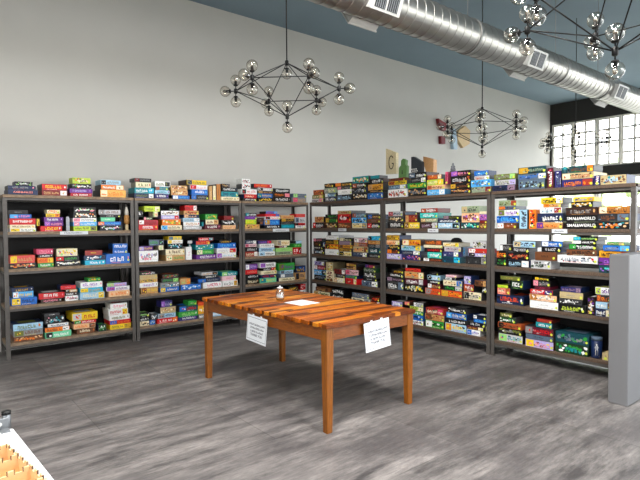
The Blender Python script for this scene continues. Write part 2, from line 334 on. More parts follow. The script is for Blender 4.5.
 "331 343 5 black p white; 331 343 5 dark_grey p grey; 331 343 5 black a white,grey; 331 343 5 black a white",
 "351 369 5 black t white; 351 369 5 grey p white; 351 369 5.5 cream s grey,black; 352 369 5 slate a grey,cream",
 "370.5 379.5 5 black p white; 370.5 379.5 5 dark_grey p white; 370.5 379.5 5 dark_red s white; 371 379 4.5 dark_brown a red,orange"],
('RB', 0): [
 "388 406.5 8.2 white a rust,grey,red; 388.3 406 4.2 slate s white,pale_blue; 388 406.3 4 yellow s rust,black; 389 405 2.8 brown s dark_red",
 "407.5 425.8 8.2 black a slate,grey,tan; 407 425.8 5.2 green t yellow,light_green; 411 425.8 4.9 black s white,grey; 408 425.8 5.4 black s slate,white",
 "427 445 5.6 sky_blue s white,pale_blue; 427 446 4.2 peach s rust,brown; 426.5 443 5.9 yellow_green s yellow,cream; 427 441 4.6 rust s cream,orange",
 "^1 443.6 447.5 12.6 rose T maroon,pink",
 "449.8 470 5 black a tan,rust,slate; 449.8 470 5 black s gold,brown; 449.8 470 7.4 black t light_grey,rust; 450 470 5.5 black s violet,pink",
 "471 490.5 5.6 sage s dark_red,grey; 470.7 490.5 6.8 sky_blue a olive,white,blue; 474 489 4 light_grey s white,rust; 474 488 5 blue t sky_blue,white"],
('RB', 1): [
 "387 403 6.3 black t white,grey; 387.5 403 5.8 dark_grey a tan,black,cream; 388 402.5 4.9 light_grey s brick,pink,slate",
 "404.2 419.3 6 yellow s brown,cream; 405 417 7.6 dark_red s tan,rust; 405 417 2.6 slate p grey",
 "420 437.5 6.4 dark_brown s light_grey,mauve; 420 437 4 sage s tan,cream; 420 437.5 5.2 turquoise t white,teal; 420.5 437 4.5 brick s rust,white",
 "438.6 460 5.8 pale_blue s black,teal,white; 439 458.5 3.5 navy t white; 444 459.8 3.4 black s mauve,olive",
 "460.6 479 6.2 dark_teal a turquoise,white,green; 461 479 9.6 peach a brick,brown,white,violet; 461 478.5 6.8 sage s khaki,dark_grey",
 "479.6 487.2 5.4 brown a tan,gold; 479.6 487 3 dark_red p rust; 479.6 487 5.8 violet a purple,pink; 479.6 487 3 cream p yellow"],
('RB', 2): [
 "387 400.3 5.4 lavender t white,grey; 387.5 400.3 4.4 black s orange,rust; 388 400.3 4.4 black a gold,slate; 387.3 400.3 4.6 peach s cream,orange; 387.3 400 5 gold a brown,yellow",
 "401.8 421 5.6 indigo a violet,salmon,black; 401.8 420.5 3.9 navy s white,grey; 401 421 5.2 pale_blue s yellow,teal; 402.8 421 5.8 amber s cream,red",
 "422.3 442 3.4 dark_brown s white,rust; 427.3 441.3 6.1 turquoise t white,teal; 424 441.8 4.1 black t red; 423 442 3 cream p khaki; 424 441 4.4 brown s rust,orange",
 "442.7 460.8 6.3 dark_teal s cyan,navy; 443 459 4.9 indigo s white,slate; 444 460.8 4.9 light_grey t mauve,pink; 443 459 4 cream s yellow",
 "461.8 486 7.8 charcoal s grey,dark_grey; 468.3 486 3.6 lavender s black,white; 468.3 486.5 4.4 red s white,rust; 472 485.5 7.6 light_grey a olive,black,white",
 "^0 462 468 9 slate A teal,blue"],
('RB', 3): [
 "385.8 403.5 8.6 dark_grey s slate,white; 386 404 4 black s mauve; 388 403 4 black t white; 391 403 3.9 black t gold,rust",
 "404.6 423 7.8 black a sage,cream,yellow,white; 405 423.5 6 maroon s light_grey,white; 404.8 424 6.8 tan s cream,teal,orange; 405.5 421 3.5 red t rust",
 "424.8 440.3 6.3 orange_red s grey,rust; 427 440.2 4.9 maroon s white,tan; 427.5 440.2 3.5 black t white; 427.5 440.5 4.9 pale_blue s black,white; 429 438 2.9 black p grey",
 "441 462 6.6 orange_red s gold,amber; 443 462 4.5 black s light_grey,green; 443 462 5.8 cream s blue,tan; 445 455 2.6 white s black; 445 456 2.4 light_pink p rose",
 "463.3 486.5 7.8 cream s black,grey; 463.3 475.5 7.4 brick s rust,white; 463.5 470.5 8 lavender a indigo,white",
 "^0 476 486.3 6.3 black a white,grey; 472 485.5 6.3 brown s tan,black"],
('RB', 4): [
 "391 403 5.5 black p white; 391 403 5.5 slate t white; 391.5 402 3 yellow s gold; 391.5 402 5.4 lavender t white,slate",
 "407 423.5 4.4 white s rose,black; 406.5 423.5 5.4 blue a navy,white; 407 423.5 3.6 green a white,light_green; 406 423.3 4.4 yellow_green s cream,olive; 413.8 423.5 4.4 light_grey s white,slate",
 "^3 404.5 413.3 3.5 salmon p pink",
 "425.6 443.8 7.3 green s white,cream,black; 424.8 444 6.3 tan s brown,rust; 426.2 443.5 6.3 brick s rose,cream",
 "444.8 466 8.2 pale_blue s amber,rose,yellow; 445 466 4.6 black t white; 445.3 466 6 blue s sky_blue,cream; 447 465.5 5.2 black a white,grey",
 "467 480.4 5.8 white s blue,lavender; 467 487 3.4 maroon s cream,gold; 468 487 4.4 black t light_grey; 474 487 3.7 blue t sky_blue; 473.5 487 3.8 black s white,navy",
 "^0 481 487.3 5.4 khaki a cream,black"],
('RC', 0): [
 "493.5 516 5.7 navy s mauve,black; 494.7 516 5.5 light_grey s lavender,olive; 494.7 516 5.5 olive s light_green,grey",
 "518.5 545 9.7 slate a black,sage,pale_blue; 518 546.5 5.8 slate s white,blue; 518.5 546.5 6.8 dark_teal s gold,black,sage",
 "547.3 553.3 20.5 maroon T white,rose", "554 560.6 17 indigo T slate,white",
 "561.3 593.3 7.5 indigo s brick,orange; 561.5 593 6.3 khaki s cream,rust; 568.5 593 6.8 dark_teal s orange,green,brown",
 "593.9 600 10 indigo A white,rose", "600.5 627 9.3 khaki a pale_blue,maroon,teal,brown"],
('RC', 1): [
 "495.5 516 5.9 brown s white,rust; 495.5 519 6.8 blue t sky_blue,white; 497.5 519 6.3 white s olive,violet; 498.5 516 3.4 slate s orange,navy; 498.5 516.5 5.8 sage s brick,olive",
 "519.6 527.5 19.5 pale_blue A black,slate", "528.6 535.6 19.5 orange A red,white,black",
 "536.3 563 6.8 tan s purple,orange; 537.8 563.3 8.7 navy t white,slate,cream; 540 562 5.9 white s brick,pale_blue; 543 561 3.4 khaki s orange; 541 562.7 6.3 yellow s white,black",
 "564.7 596 6.9 black t white,violet | SMALLWORLD; 565 596.3 6.9 black t white,violet | SMALLWORLD; 565.2 596.8 7.7 dark_brown t grey,tan; 570 592 5.8 black a gold,white; 572.3 593 4.4 yellow s gold,blue",
 "598.2 630 7.8 black a orange,pale_blue,teal,peach; 597.8 630 7.6 charcoal s slate,brown; 598.8 630 7.3 orange_brown s cream,brown"],
('RC', 2): [
 "494 506 8 black a dark_green,green; 494 506 7.5 black s rust,orange; 499 511.5 6 black s white,grey",
 "507 529 7.2 black s white,pale_blue; 506.5 528 7.3 black a brick,tan,rust; 511 528.5 5.4 black t light_grey; 512.5 535 6.3 pale_blue s khaki,navy",
 "531 551 8.6 light_grey a dark_green,black,white; 535.5 562 8.6 brown p dark_brown; 541.5 561.3 5.4 black t light_grey; 541.5 562.3 5.3 blue s white",
 "^0 551.5 597 8.6 white t slate,red; 566.3 596.8 6.9 brown t black,cream; 568 596 6.3 black s green,white; 572.5 596 4 black s white; 573 598 4 black s cyan,light_green",
 "598.2 630 7.8 dark_teal a violet,turquoise; 598 630 7.8 purple t violet,pink; 598 630 6.8 amber s red,black; 602.5 630 5.9 blue s sky_blue,grey; 606.5 624 3 green s khaki"],
('RC', 3): [
 "494.5 523 9.2 navy t orange_red,white; 496.5 522.5 6.8 salmon s rust,cream; 497 507.5 3 lime p green",
 "^1 497 522 8.5 dark_green t white,light_green; 500 520 4 olive p tan",
 "529.5 558 7.8 white p light_grey; 529.5 557 6.6 peach s orange_brown,white; 530.5 553 4.9 red s indigo,white; 534.5 550 2.9 maroon p rose; 532.5 550 6.2 black s pink,grey; 534.5 549 2.9 black s yellow",
 "558.8 585 8.2 black t yellow_green,white; 559.3 582.5 5.4 dark_grey a white,black; 559.2 583 6.8 khaki p grey; 560.5 581 4.8 indigo s mauve",
 "586.5 594.3 18 black A white,purple,tan",
 "595.3 612 7.8 navy s cream,white; 595.3 612 6.8 pale_blue s brown,white; 596.3 612 7.3 charcoal s rust,orange; 595.3 612 7.6 white s yellow_green,purple"],
('RC', 4): [
 "498 522 7.8 light_grey s light_green,rose,teal; 497.3 521.5 5.9 black a grey,white,olive; 497.6 521 5.3 rust s black,brown; 499 515 5.8 dark_green a white,green; 500 512 3.9 olive t cream",
 "526 554 8.2 lavender s yellow,amber,pink; 526 553.5 4.9 slate p black; 525.3 554 7.8 maroon s grey,red; 535.5 552 5.4 teal t white; 537 552 3.4 brick p rust",
 "555 588 10.6 dark_green a teal,green,white; 555.2 588.5 10.6 dark_teal a slate,grey,green",
 "601.5 608.5 7.6 khaki P brown"],
}
LAMPS = [(.9, 1.9), (2.5, 2.0), (.2, -.4), (2.3, -.4), (-1.3, 1.2)]; LAMP_W = 74
# ---------------------------------------------------------------- the room
VF, UF, ZT, ZB = 6.594, 5.116, 1.856, .179         # fronts of the two rows of racks, top and bottom boards
VW, ZC, UW = 7.094, 4.81, 14.13                    # left wall, ceiling, far wall
U0, V0 = -3.6, -5.2                                # the two walls behind the camera
LEVELS = [ZT - (ZT - ZB) / 4 * i for i in range(5)]
T = .16
struct('floor', MB().box(U0 - T, V0 - T, -.1, UW + T, VW + T, 0), M['floor'])
struct('ceiling', MB().box(U0 - T, V0 - T, ZC, UW + T, VW + T, ZC + .12), M['ceil'])
struct('wall_left', MB().box(U0 - T, VW, 0, UW + T, VW + T, ZC), M['wall'])
nwin = [0]
def window(axis, plane, a0, a1, z0, z1, cols, rows, fw=.05, bar=.017, dep=.09):
    """a framed window standing in a wall plane x = plane (axis 0) or y = plane (axis 1)"""
    nwin[0] += 1
    P = (lambda a, d, z: (plane + d, a, z)) if axis == 0 else (lambda a, d, z: (a, plane + d, z))
    def bx(mb, a, b, d0, d1, z, zz): mb.box(*P(a, d0, z), *P(b, d1, zz))
    f = MB()
    bx(f, a0, a0 + fw, -dep / 2, dep / 2, z0, z1); bx(f, a1 - fw, a1, -dep / 2, dep / 2, z0, z1)
    bx(f, a0 + fw, a1 - fw, -dep / 2, dep / 2, z0, z0 + fw); bx(f, a0 + fw, a1 - fw, -dep / 2, dep / 2, z1 - fw, z1)
    for i in range(1, cols): x = a0 + (a1 - a0) * i / cols; bx(f, x - bar, x + bar, -.02, .02, z0 + fw, z1 - fw)
    for i in range(1, rows): z = z0 + (z1 - z0) * i / rows; bx(f, a0 + fw, a1 - fw, -.018, .018, z - bar, z + bar)
    o = struct('window_%d' % nwin[0], f, M['frame'])
    g = MB(); a, b = P(a0 + fw, 0, z0 + fw), P(a1 - fw, 0, z1 - fw)
    g.poly([P(a0 + fw, 0, z0 + fw), P(a1 - fw, 0, z0 + fw), P(a1 - fw, 0, z1 - fw), P(a0 + fw, 0, z1 - fw)])
    g.build('pane', M['pane'], o)
def portal(loc, sx, sy, d):
    l = bpy.data.lights.new('window_daylight', 'AREA'); l.shape = 'RECTANGLE'; l.size = sx; l.size_y = sy; l.cycles.is_portal = True
    o = bpy.data.objects.new('window_daylight', l); COL.objects.link(o); o.location = loc
    o.rotation_euler = Vector(d).to_track_quat('-Z', 'Y').to_euler(); return o
# far wall: a row of small high windows over a dark spandrel, shop glazing below
w = MB(); w.box(UW, V0, 4.24, UW + T, VW, ZC); w.box(UW, V0, 2.70, UW + T, VW, 2.975); w.box(UW, V0, 0, UW + T, VW, .5)
w.box(UW, V0, .5, UW + T, V0 + .3, 4.24); w.box(UW, VW - .045, .5, UW + T, VW, 4.24)
struct('wall_far', w, M['darkwall'])
v = VW - .045
k = 0
while v > V0 + .9:
    window(0, UW + .07, v - .585, v, 2.975, 4.24, 2, 4, .04 if k % 2 else .06, .025); v -= .6; k += 1
v = VW - .045
while v > V0 + 1.6:
    window(0, UW + .07, v - 1.2, v, .5, 2.7, 1, 1, .06); v -= 1.215
portal((UW - .02, 1, 3.6), 11.4, 1.25, (-1, 0, 0)).rotation_euler.z  # noqa
portal((UW - .02, 1, 1.6), 11.4, 2.2, (-1, 0, 0))
# street wall behind the camera's right shoulder
w = MB(); w.box(U0, V0 - T, 0, UW, V0, .45); w.box(U0, V0 - T, 3.6, UW, V0, ZC); x = U0
edges = [-3.6, 2.2, 5.55, 5.9, 9.7, 10.05, 13.4, UW]
for i in range(0, len(edges), 2): w.box(edges[i], V0 - T, .45, edges[i + 1], V0, 3.6)
struct('wall_front', w, M['wall'])
for i in range(1, len(edges) - 1, 2): window(1, V0 - .08, edges[i], edges[i + 1], .45, 3.6, 3, 2, .07, .025)
portal((7.8, V0 + .02, 2.0), 11.3, 3.1, (0, 1, 0))
w = MB(); w.box(U0 - T, V0, 0, U0, VW, .9); w.box(U0 - T, V0, 3.4, U0, VW, ZC)
for a, c in ((V0, -4), (-.4, VW)): w.box(U0 - T, a, .9, U0, c, 3.4)
struct('wall_back', w, M['wall'])
window(0, U0 - .08, -4, -.4, .9, 3.4, 3, 2, .07, .025)
portal((U0 + .02, -2.2, 2.15), 2.5, 3.6, (1, 0, 0))
# end of the grey half wall at the right
w = MB(); w.box(4.5, 1.60, 0, 8.6, 1.752, 1.236, .006)
struct('wall_partition', w, M['gray'])
# outside
g = MB(); g.box(-40, -40, -.3, 60, 60, -.12); struct('ground', g, M['ground'])
def tree(x, y, h, r, label):
    t = empty('tree', (x, y, -.12)); tag(t, label, 'tree', 'trees outside the far windows')
    MB().lathe([(.16, 0), (.12, h * .4), (.07, h * .7)], n=10).build('trunk', M['bark'], t)
    c = MB()
    for i in range(46):
        a = random.uniform(0, 2 * pi); q = r * sqrt(random.random()) * .8; z = h * .55 + (h * .4) * random.uniform(-1, 1) * sqrt(max(0, 1 - (q / r) ** 2))
        c.ball((q * cos(a), q * sin(a), z), r * random.uniform(.22, .36), 8, 6)
    c.build('crown', M['leaf'], t)
tree(23, 9.4, 4.4, 1.7, 'green tree outside the lower far window, nearest the left wall')
tree(24.5, 6.2, 3.6, 1.6, 'low green tree outside the far window, right of the first tree')

# ---------------------------------------------------------------- racks
RACKS = {'L1': (.82, 2.262), 'L2': (2.275, 3.848), 'L3': (3.862, UF - .01), 'RA': (VF - .02, 4.932), 'RB': (4.918, 3.252), 'RC': (3.238, 1.772)}
RNAME = {'L1': 'leftmost rack', 'L2': 'second rack', 'L3': 'third rack', 'RA': 'fourth rack', 'RB': 'fifth rack', 'RC': 'rightmost rack'}
RTEXT = {'L1': 'dark steel rack with wooden shelves, at the left edge of the photo',
         'L2': 'dark steel shelf rack along the left wall, between the leftmost and corner racks',
         'L3': 'dark steel shelf rack at the wall end, just left of the room corner',
         'RA': 'dark steel shelf rack just right of the corner, behind the table',
         'RB': 'dark steel shelf rack in the middle of the right row, under letter blocks',
         'RC': 'dark steel shelf rack at the right end, beside the grey half wall'}
def frame_of(r):
    """(origin, turn): local x runs along the shelf left to right as seen, local y into the shelf"""
    a, b = RACKS[r]
    return (Vector((a, VF, 0)), 0.0, b - a) if r[0] == 'L' else (Vector((UF, a, 0)), -pi / 2, a - b)
DEP, PW, LIP = .46, .042, .034
RACKOBJ = {}
for r in RACKS:
    o, rz, W = frame_of(r)
    t = empty('shelf_rack', o, rz); tag(t, RTEXT[r], 'shelf rack', 'steel shelf racks'); RACKOBJ[r] = t
    for x in (0, W - PW):
        for y in (0, DEP - PW):
            p = MB(); e = .006                                     # angle-iron post: two flanges and a foot
            p.box(x, y, .004, x + PW, y + e, ZT - .004); xx = x if x == 0 else x + PW - e
            y0 = y + e if y == 0 else y - PW + e * 2 + .0
            p.box(xx, y + (e if y == 0 else -PW + e), .004, xx + e, y + (PW if y == 0 else 0), ZT - .004)
            p.box(x, y - (0 if y == 0 else PW - e), 0, x + PW, y + (PW if y == 0 else e), .004)
            p.build('post', M['rack'], t)
    for i, z in enumerate(LEVELS):
        s = MB(); s.box(.008 if i else 0, (.008 if i else -.004), z - LIP, W - (.008 if i else 0), DEP, z, .003)
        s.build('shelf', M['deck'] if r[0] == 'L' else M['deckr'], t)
        bm = MB(); bm.box(PW, .012, z - LIP - .028, W - PW, .022, z - LIP - .001); bm.box(PW, DEP - .03, z - LIP - .028, W - PW, DEP - .02, z - LIP - .001)
        for x in (.01, W - .022): bm.box(x, .05, z - LIP - .028, x + .012, DEP - .05, z - LIP - .001)
        bm.build('shelf_beam', M['rack'], t)
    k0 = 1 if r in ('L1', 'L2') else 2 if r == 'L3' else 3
    b = MB(); b.box(PW if r != 'RA' else PW - .44, DEP - .012, .02, W - PW, DEP - .006, LEVELS[k0 - 1] - LIP - .03); b.build('shade_backing', M['panel'], t)  # dark sheet added behind the lower shelves to put shade in the gaps

# ---------------------------------------------------------------- game boxes
def blob(mb, cx, cz, rx, rz, y):
    n = random.choice((4, 5, 6, 7)); a0 = random.uniform(0, 6)
    pts = []
    for i in range(n):
        a = a0 + 2 * pi * i / n; q = random.uniform(.55, 1)
        pts.append((cx + rx * q * cos(a), y, cz + rz * q * sin(a)))
    mb.poly(pts)
def letters(mb, x0, x1, z0, z1, y):
    h = z1 - z0; x = x0
    while x < x1 - h * .3:
        w = h * random.uniform(.42, .75); w = min(w, x1 - x); s = w * .3
        if random.random() < .1: x += w * .6; continue
        top = z1 - h * random.choice((0, 0, 0, .12, .2))
        mb.poly([(x, y, z0), (x + s, y, z0), (x + s, y, top), (x, y, top)])
        q = random.random()
        if q < .6: mb.poly([(x + s, y, top - h * .24), (x + w, y, top - h * .24), (x + w, y, top), (x + s, y, top)])
        if q < .45: mb.poly([(x + w - s, y, z0), (x + w, y, z0), (x + w, y, top - h * .26), (x + w - s, y, top - h * .26)])
        if q > .35: mb.poly([(x + s, y, z0), (x + w, y, z0), (x + w, y, z0 + h * .24), (x + s, y, z0 + h * .24)])
        if q > .7: mb.poly([(x + s, y, z0 + h * .4), (x + w * .85, y, z0 + h * .4), (x + w * .85, y, z0 + h * .6), (x + s, y, z0 + h * .6)])
        x += w + h * .14
def box_mesh(mb, w, h, d, col, style, acc, dark=.4):
    """a lidded cardboard box, front at y = 0, with its printed front; origin at the bottom of the front's left corner"""
    mb.mi = 0; up = style.isupper(); st = style.lower(); A = [PAL[a] for a in acc]; main = PAL[col]
    side = main if random.random() > dark else random.choice([PAL['black'], PAL['charcoal'], PAL['dark_grey'], PAL['dark_brown'], PAL['navy'], tuple(x * .35 for x in main)])
    mb.col = side
    if up:                                                        # stands on its side: the lid is the right-hand part
        mb.box(.0015, .0015, 0, w * .3, d - .0015, h - .0015); mb.box(w * .3, 0, 0, w, d, h, .0015)
    else:
        mb.box(.0018, .0018, 0, w - .0018, d - .0018, h * .22); mb.box(0, 0, h * .2, w, d, h, .0015)
    y = -.0007
    X0, X1, Z0, Z1 = w * .03, w * .97, h * .08, h * .93
    mb.col = main; e_ = .0016; mb.poly([(e_, -.0003, h * .2 + e_ if not up else e_), (w - e_, -.0003, h * .2 + e_ if not up else e_), (w - e_, -.0003, h - e_), (e_, -.0003, h - e_)])
    if not up: mb.poly([(.003, .0014, .001), (w - .003, .0014, .001), (w - .003, .0014, h * .2), (.003, .0014, h * .2)])
    if up:                                                        # print runs up the side: draw lying, then turn
        tmp = MB(); front(tmp, h, w, A, st, y, dark)
        for f, c in zip(tmp.f, tmp.c):
            mb.col = c; mb.poly([(w - tmp.v[i][2], tmp.v[i][1], tmp.v[i][0]) for i in f][:])
    else:
        front(mb, w, h, A, st, y, dark)
    mb.col = PAL[col] if st == 'p' else A[0]
    q = d * .5; mb.poly([(w * .2, q - d * .25, h + .0006), (w * .8, q - d * .25, h + .0006), (w * .8, q + d * .25, h + .0006), (w * .2, q + d * .25, h + .0006)])
def front(mb, w, h, A, st, y, dark):
    if dark > .6 and st != 'p':                                    # busy printed scenery behind the title
        for i in range(9):
            mb.col = random.choice(A + [PAL['black'], PAL['black'], PAL['charcoal'], PAL['dark_brown']])
            blob(mb, w * (.06 + .88 * (i + random.random()) / 9), h * random.uniform(.2, .8), w * random.uniform(.03, .09), h * random.uniform(.1, .2), y + .0003 - .00003 * i)
    if st == 't':
        mb.col = A[0]; z0 = h * random.uniform(.22, .34); a = random.uniform(.1, .22) * w
        letters(mb, a, w * random.uniform(.72, .86), z0, z0 + h * .46, y)
        mb.col = A[-1]
        q = random.uniform(.88, .93) * w; blob(mb, q, h * .55, w * .045, h * .28, y)
        if len(A) > 1: mb.col = A[1]; letters(mb, w * .2, w * .6, h * .08, h * .17, y)
    elif st == 'a':
        n = 16
        for i in range(n):
            mb.col = random.choice(A)
            blob(mb, w * (.07 + .86 * (i + random.random()) / n), h * random.uniform(.22, .78), w * random.uniform(.035, .085), h * random.uniform(.12, .24), y - .00002 * i)
        mb.col = A[0]; z0 = h * .34; letters(mb, w * .28, w * .68, z0, z0 + h * .3, y - .0005)
    elif st == 's':
        left = random.random() < .6; bw = w * random.uniform(.22, .34); x0 = w * .03 if left else w * .97 - bw
        mb.col = A[0]; mb.poly([(x0, y, h * .08), (x0 + bw, y, h * .08), (x0 + bw, y, h * .92), (x0, y, h * .92)])
        for i in range(5):
            mb.col = A[(i + 1) % len(A)] if len(A) > 1 else tuple(x * .5 for x in A[0])
            blob(mb, x0 + bw * random.uniform(.2, .8), h * random.uniform(.3, .7), bw * .16, h * .17, y - .0002 - .00002 * i)
        mb.col = A[-1]; a, c = (x0 + bw + w * .05, w * .92) if left else (w * .08, x0 - w * .05)
        z0 = h * random.uniform(.24, .34); letters(mb, a, c, z0, z0 + h * .42, y)
        mb.col = A[len(A) // 2]; letters(mb, a, a + (c - a) * .7, h * .1, h * .18, y)
    else:
        mb.col = A[0]; z0 = h * .4; letters(mb, w * .3, w * .66, z0, z0 + h * .2, y)
def sticker_mesh(mb, w, h, up):
    mb.col = hx('d6e24a'); r = min(.013, w * .4, h * .3); cx = w - r * 1.6 if not up else w * .5; cz = h * .32 if not up else max(h * .13, r * 1.4)
    mb.poly([(cx + r * cos(2 * pi * i / 10), -.0022, cz + r * sin(2 * pi * i / 10)) for i in range(10)])
    mb.poly([(cx + r * cos(2 * pi * i / 10), -.0012, cz + r * sin(2 * pi * i / 10)) for i in range(9, -1, -1)])
    for i in range(10):
        a, b = 2 * pi * i / 10, 2 * pi * (i + 1) / 10
        mb.poly([(cx + r * cos(a), -.0012, cz + r * sin(a)), (cx + r * cos(b), -.0012, cz + r * sin(b)), (cx + r * cos(b), -.0022, cz + r * sin(b)), (cx + r * cos(a), -.0022, cz + r * sin(a))])

POS = {1: ['only box'], 2: ['lowest', 'topmost'], 3: ['lowest', 'middle', 'topmost'], 4: ['lowest', 'second up', 'third up', 'topmost'],
       5: ['lowest', 'second up', 'third up', 'fourth up', 'topmost'], 6: ['lowest', 'second up', 'third up', 'fourth up', 'fifth up', 'topmost']}
NTH = ['first', 'second', 'third', 'fourth', 'fifth', 'sixth', 'seventh', 'eighth', 'ninth', 'tenth']
SHELF = ['top shelf', 'second shelf', 'third shelf', 'fourth shelf', 'bottom shelf']
boxes = []           # every box on the racks
TOPS = {}            # (rack, level) -> list of stacks, each a list of box records
def hidden(r, l, cx, cy):
    if l >= 3 and r in ('L3', 'RA', 'RB') and 205 < cx < 417:     # behind the table top
        y = 297 - (cx - 203) * .11 if cx < 283 else 288 + (cx - 283) * .16
        return cy > y - 1
    if l == 4 and r == 'L2' and cx > 203: return cy > 297
    return cx > 609 and cy > 255
for (r, l), stacks in ROWS.items():
    o, rz, W = frame_of(r); ax = 1 if r[0] == 'L' else 0; pl = (VF if ax else UF) + .02
    z = LEVELS[l]; recs = []; prev = None
    for si, s in enumerate(stacks):
        items = [i.strip() for i in s.split(';')]; st = []; base = None
        for it in items:
            body, _, txt = it.partition('|'); t = body.split()
            if t[0].startswith('^'): base = prev[int(t[0][1:])]; t = t[1:]
            x0, x1, h = map(float, t[:3])
            # shelf surface line in the picture, at the middle of the box
            q = at((x0 + x1) / 2, 240, ax, pl); q.z = z
            mpp = depth(q) / F_PX
            py = 240 - F_PX * (q - CAMP).dot(UPV) / depth(q)
            a = at(x0, py, ax, pl); b = at(x1, py, ax, pl)
            sa = a.x - o.x if r[0] == 'L' else o.y - a.y; sb = b.x - o.x if r[0] == 'L' else o.y - b.y
            st.append(dict(a=sa, b=sb, h=h * mpp * .985, col=t[3], st=t[4], acc=t[5].split(','), txt=txt.strip(), px=(x0, x1, h), py=py, r=r, l=l, s=si, base=base))
            base = None
        recs.append(st)
        if not items[0].startswith('^'): prev = st
    # stack them
    for st in recs:
        zz = z + .0008 if st[0]['base'] is None else st[0]['base']['z1']
        for b in st:
            b['z0'] = zz; zz += b['h'] + .0013; b['z1'] = zz
    if l:                                                          # keep clear of the board above
        room = LEVELS[l - 1] - LIP - .03 - .012 - z
        hi = max(b['z1'] for st in recs for b in st) - z
        for st in recs:
            top = max(b['z1'] for b in st) - z
            if top > room:
                f = room / top
                for b in st: b['z0'] = z + (b['z0'] - z) * f; b['z1'] = z + (b['z1'] - z) * f; b['h'] = b['z1'] - b['z0'] - .0013
    flat = [b for st in recs for b in st]
    for b in flat:
        b['a'] = max(b['a'], PW + .009 if l else .006); b['b'] = min(b['b'], W - PW - .009 if l else W - .006)
    for i, p in enumerate(flat):                                   # neighbours never run into each other
        for q in flat[i + 1:]:
            if p['s'] == q['s'] or min(p['z1'], q['z1']) - max(p['z0'], q['z0']) < -.002: continue
            lo, hi_ = (p, q) if p['a'] + p['b'] < q['a'] + q['b'] else (q, p)
            if lo['b'] > hi_['a'] - .008:
                m_ = (lo['b'] + hi_['a']) / 2; lo['b'] = m_ - .004; hi_['a'] = m_ + .004
    for st in recs:
        ycol = random.uniform(.012, .035)
        for i, b in enumerate(st):
            w = b['b'] - b['a']; rr = random.Random(r + str(l) + str(b['s']) + str(i)); up = b['st'].isupper()
            b['d'] = min(.40, max(.17, w * rr.uniform(.85, 1.05))) if not up else (.15 if r == 'RB' else rr.uniform(.2, .26))
            if b['base'] is not None: b['y'] = b['base']['y'] + .004
            else: b['y'] = ycol + rr.uniform(-.008, .008)
            b['d'] = min(b['d'], DEP - .05 - b['y'])
            b['rot'] = rr.uniform(-.012, .012) if w > .1 else 0
            n = len(st)
            x0, x1, h = b['px']; upto = sum(q['px'][2] for q in st[:i])
            b['area'] = (x1 - x0) * h * (0 if hidden(r, l, (x0 + x1) / 2, b['py'] - upto - h * .8) else 1)
            word = COLOUR_WORD(b['col']); a1 = COLOUR_WORD(b['acc'][0]); a2 = COLOUR_WORD(b['acc'][-1])
            what = {'t': 'box with %s lettering' % a1, 'a': 'box with %s artwork' % a1, 's': 'box with %s panel' % a1, 'p': 'plain box'}[b['st'].lower()]
            what = word + ' ' + what if b['st'].lower() != 'p' else 'plain ' + word + ' box'
            if up:
                b['label'] = 'upright %s, stack %s, %s, %s' % (what.replace(' picture block', ' block'), NTH[b['s']], SHELF[l], RNAME[r]) if False else \
                    'upright %s, place %s on %s, %s' % (what.replace('picture block', 'panel'), NTH[b['s']], SHELF[l], RNAME[r])
            else:
                b['label'] = '%s, %s in %s stack, %s, %s' % (what, POS[n][i] if n > 1 else 'lone box', NTH[b['s']], SHELF[l], RNAME[r])
            if len(b['label'].split()) > 16: b['label'] = b['label'].replace(a1, a1.split()[-1], 1)
            boxes.append(b)
    TOPS[(r, l)] = recs
order = sorted(boxes, key=lambda b: -b['area'])
big = set(id(b) for b in order[:300])
rest = MB()
def place(b):
    """local (x, y, z) of a box -> world"""
    o, rz, W = frame_of(b['r']); w = b['b'] - b['a']
    return Matrix.Translation(o) @ Matrix.Rotation(rz, 4, 'Z') @ Matrix.Translation((b['a'] + w / 2, b['y'] + b['d'] / 2, b['z0'])) @ Matrix.Rotation(b['rot'], 4, 'Z') @ Matrix.Translation((-w / 2, -b['d'] / 2, 0))
for b in boxes:
    random.seed(b['label']); mb = MB(); w = b['b'] - b['a']; up = b['st'].isupper()
    st = b['st']
    if b['txt']: box_mesh(mb, w, b['h'], b['d'], b['col'], 'p', b['acc'], .4)
    else: box_mesh(mb, w, b['h'], b['d'], b['col'], st, b['acc'], .85 if b['r'][0] == 'R' else .4)
    Mx = place(b); stick = (b['r'][0] == 'R' and random.random() < .8) or (b['r'][0] == 'L' and random.random() < .15)
    if id(b) in big:
        ob = mb.build('upright_game_box' if up else 'game_box', M['card'])
        ob.matrix_world = Mx; b['ob'] = ob
        tag(ob, b['label'], 'board game', 'board games on the racks')
        if b['txt']:
            n = len(b['txt']); sz = min(b['h'] * .95, w * .86 / (n * .62))
            t = words(b['txt'], sz, 'title_lettering', M['title_' + b['acc'][0]] if 'title_' + b['acc'][0] in M else M.setdefault('title_' + b['acc'][0], paint('title_print_' + b['acc'][0], PAL[b['acc'][0]], .45, 0, .04, 20)), ob, (w / 2, -.0016, b['h'] * .5), (pi / 2, 0, 0))
        if stick:
            sm = MB(); sticker_mesh(sm, w, b['h'], up); so = sm.build('price_sticker', M['card'], ob)
    else:
        if stick: sticker_mesh(mb, w, b['h'], up)
        k = len(rest.v); rest.v += [tuple(Mx @ Vector(p)) for p in mb.v]; rest.f += [tuple(i + k for i in f) for f in mb.f]; rest.c += mb.c; rest.m += mb.m; rest.sm += mb.sm
ro = rest.build('small_game_boxes', M['card'])
tag(ro, 'smaller and half hidden game boxes filling the stacks between the bigger ones', 'board games', None, 'stuff')

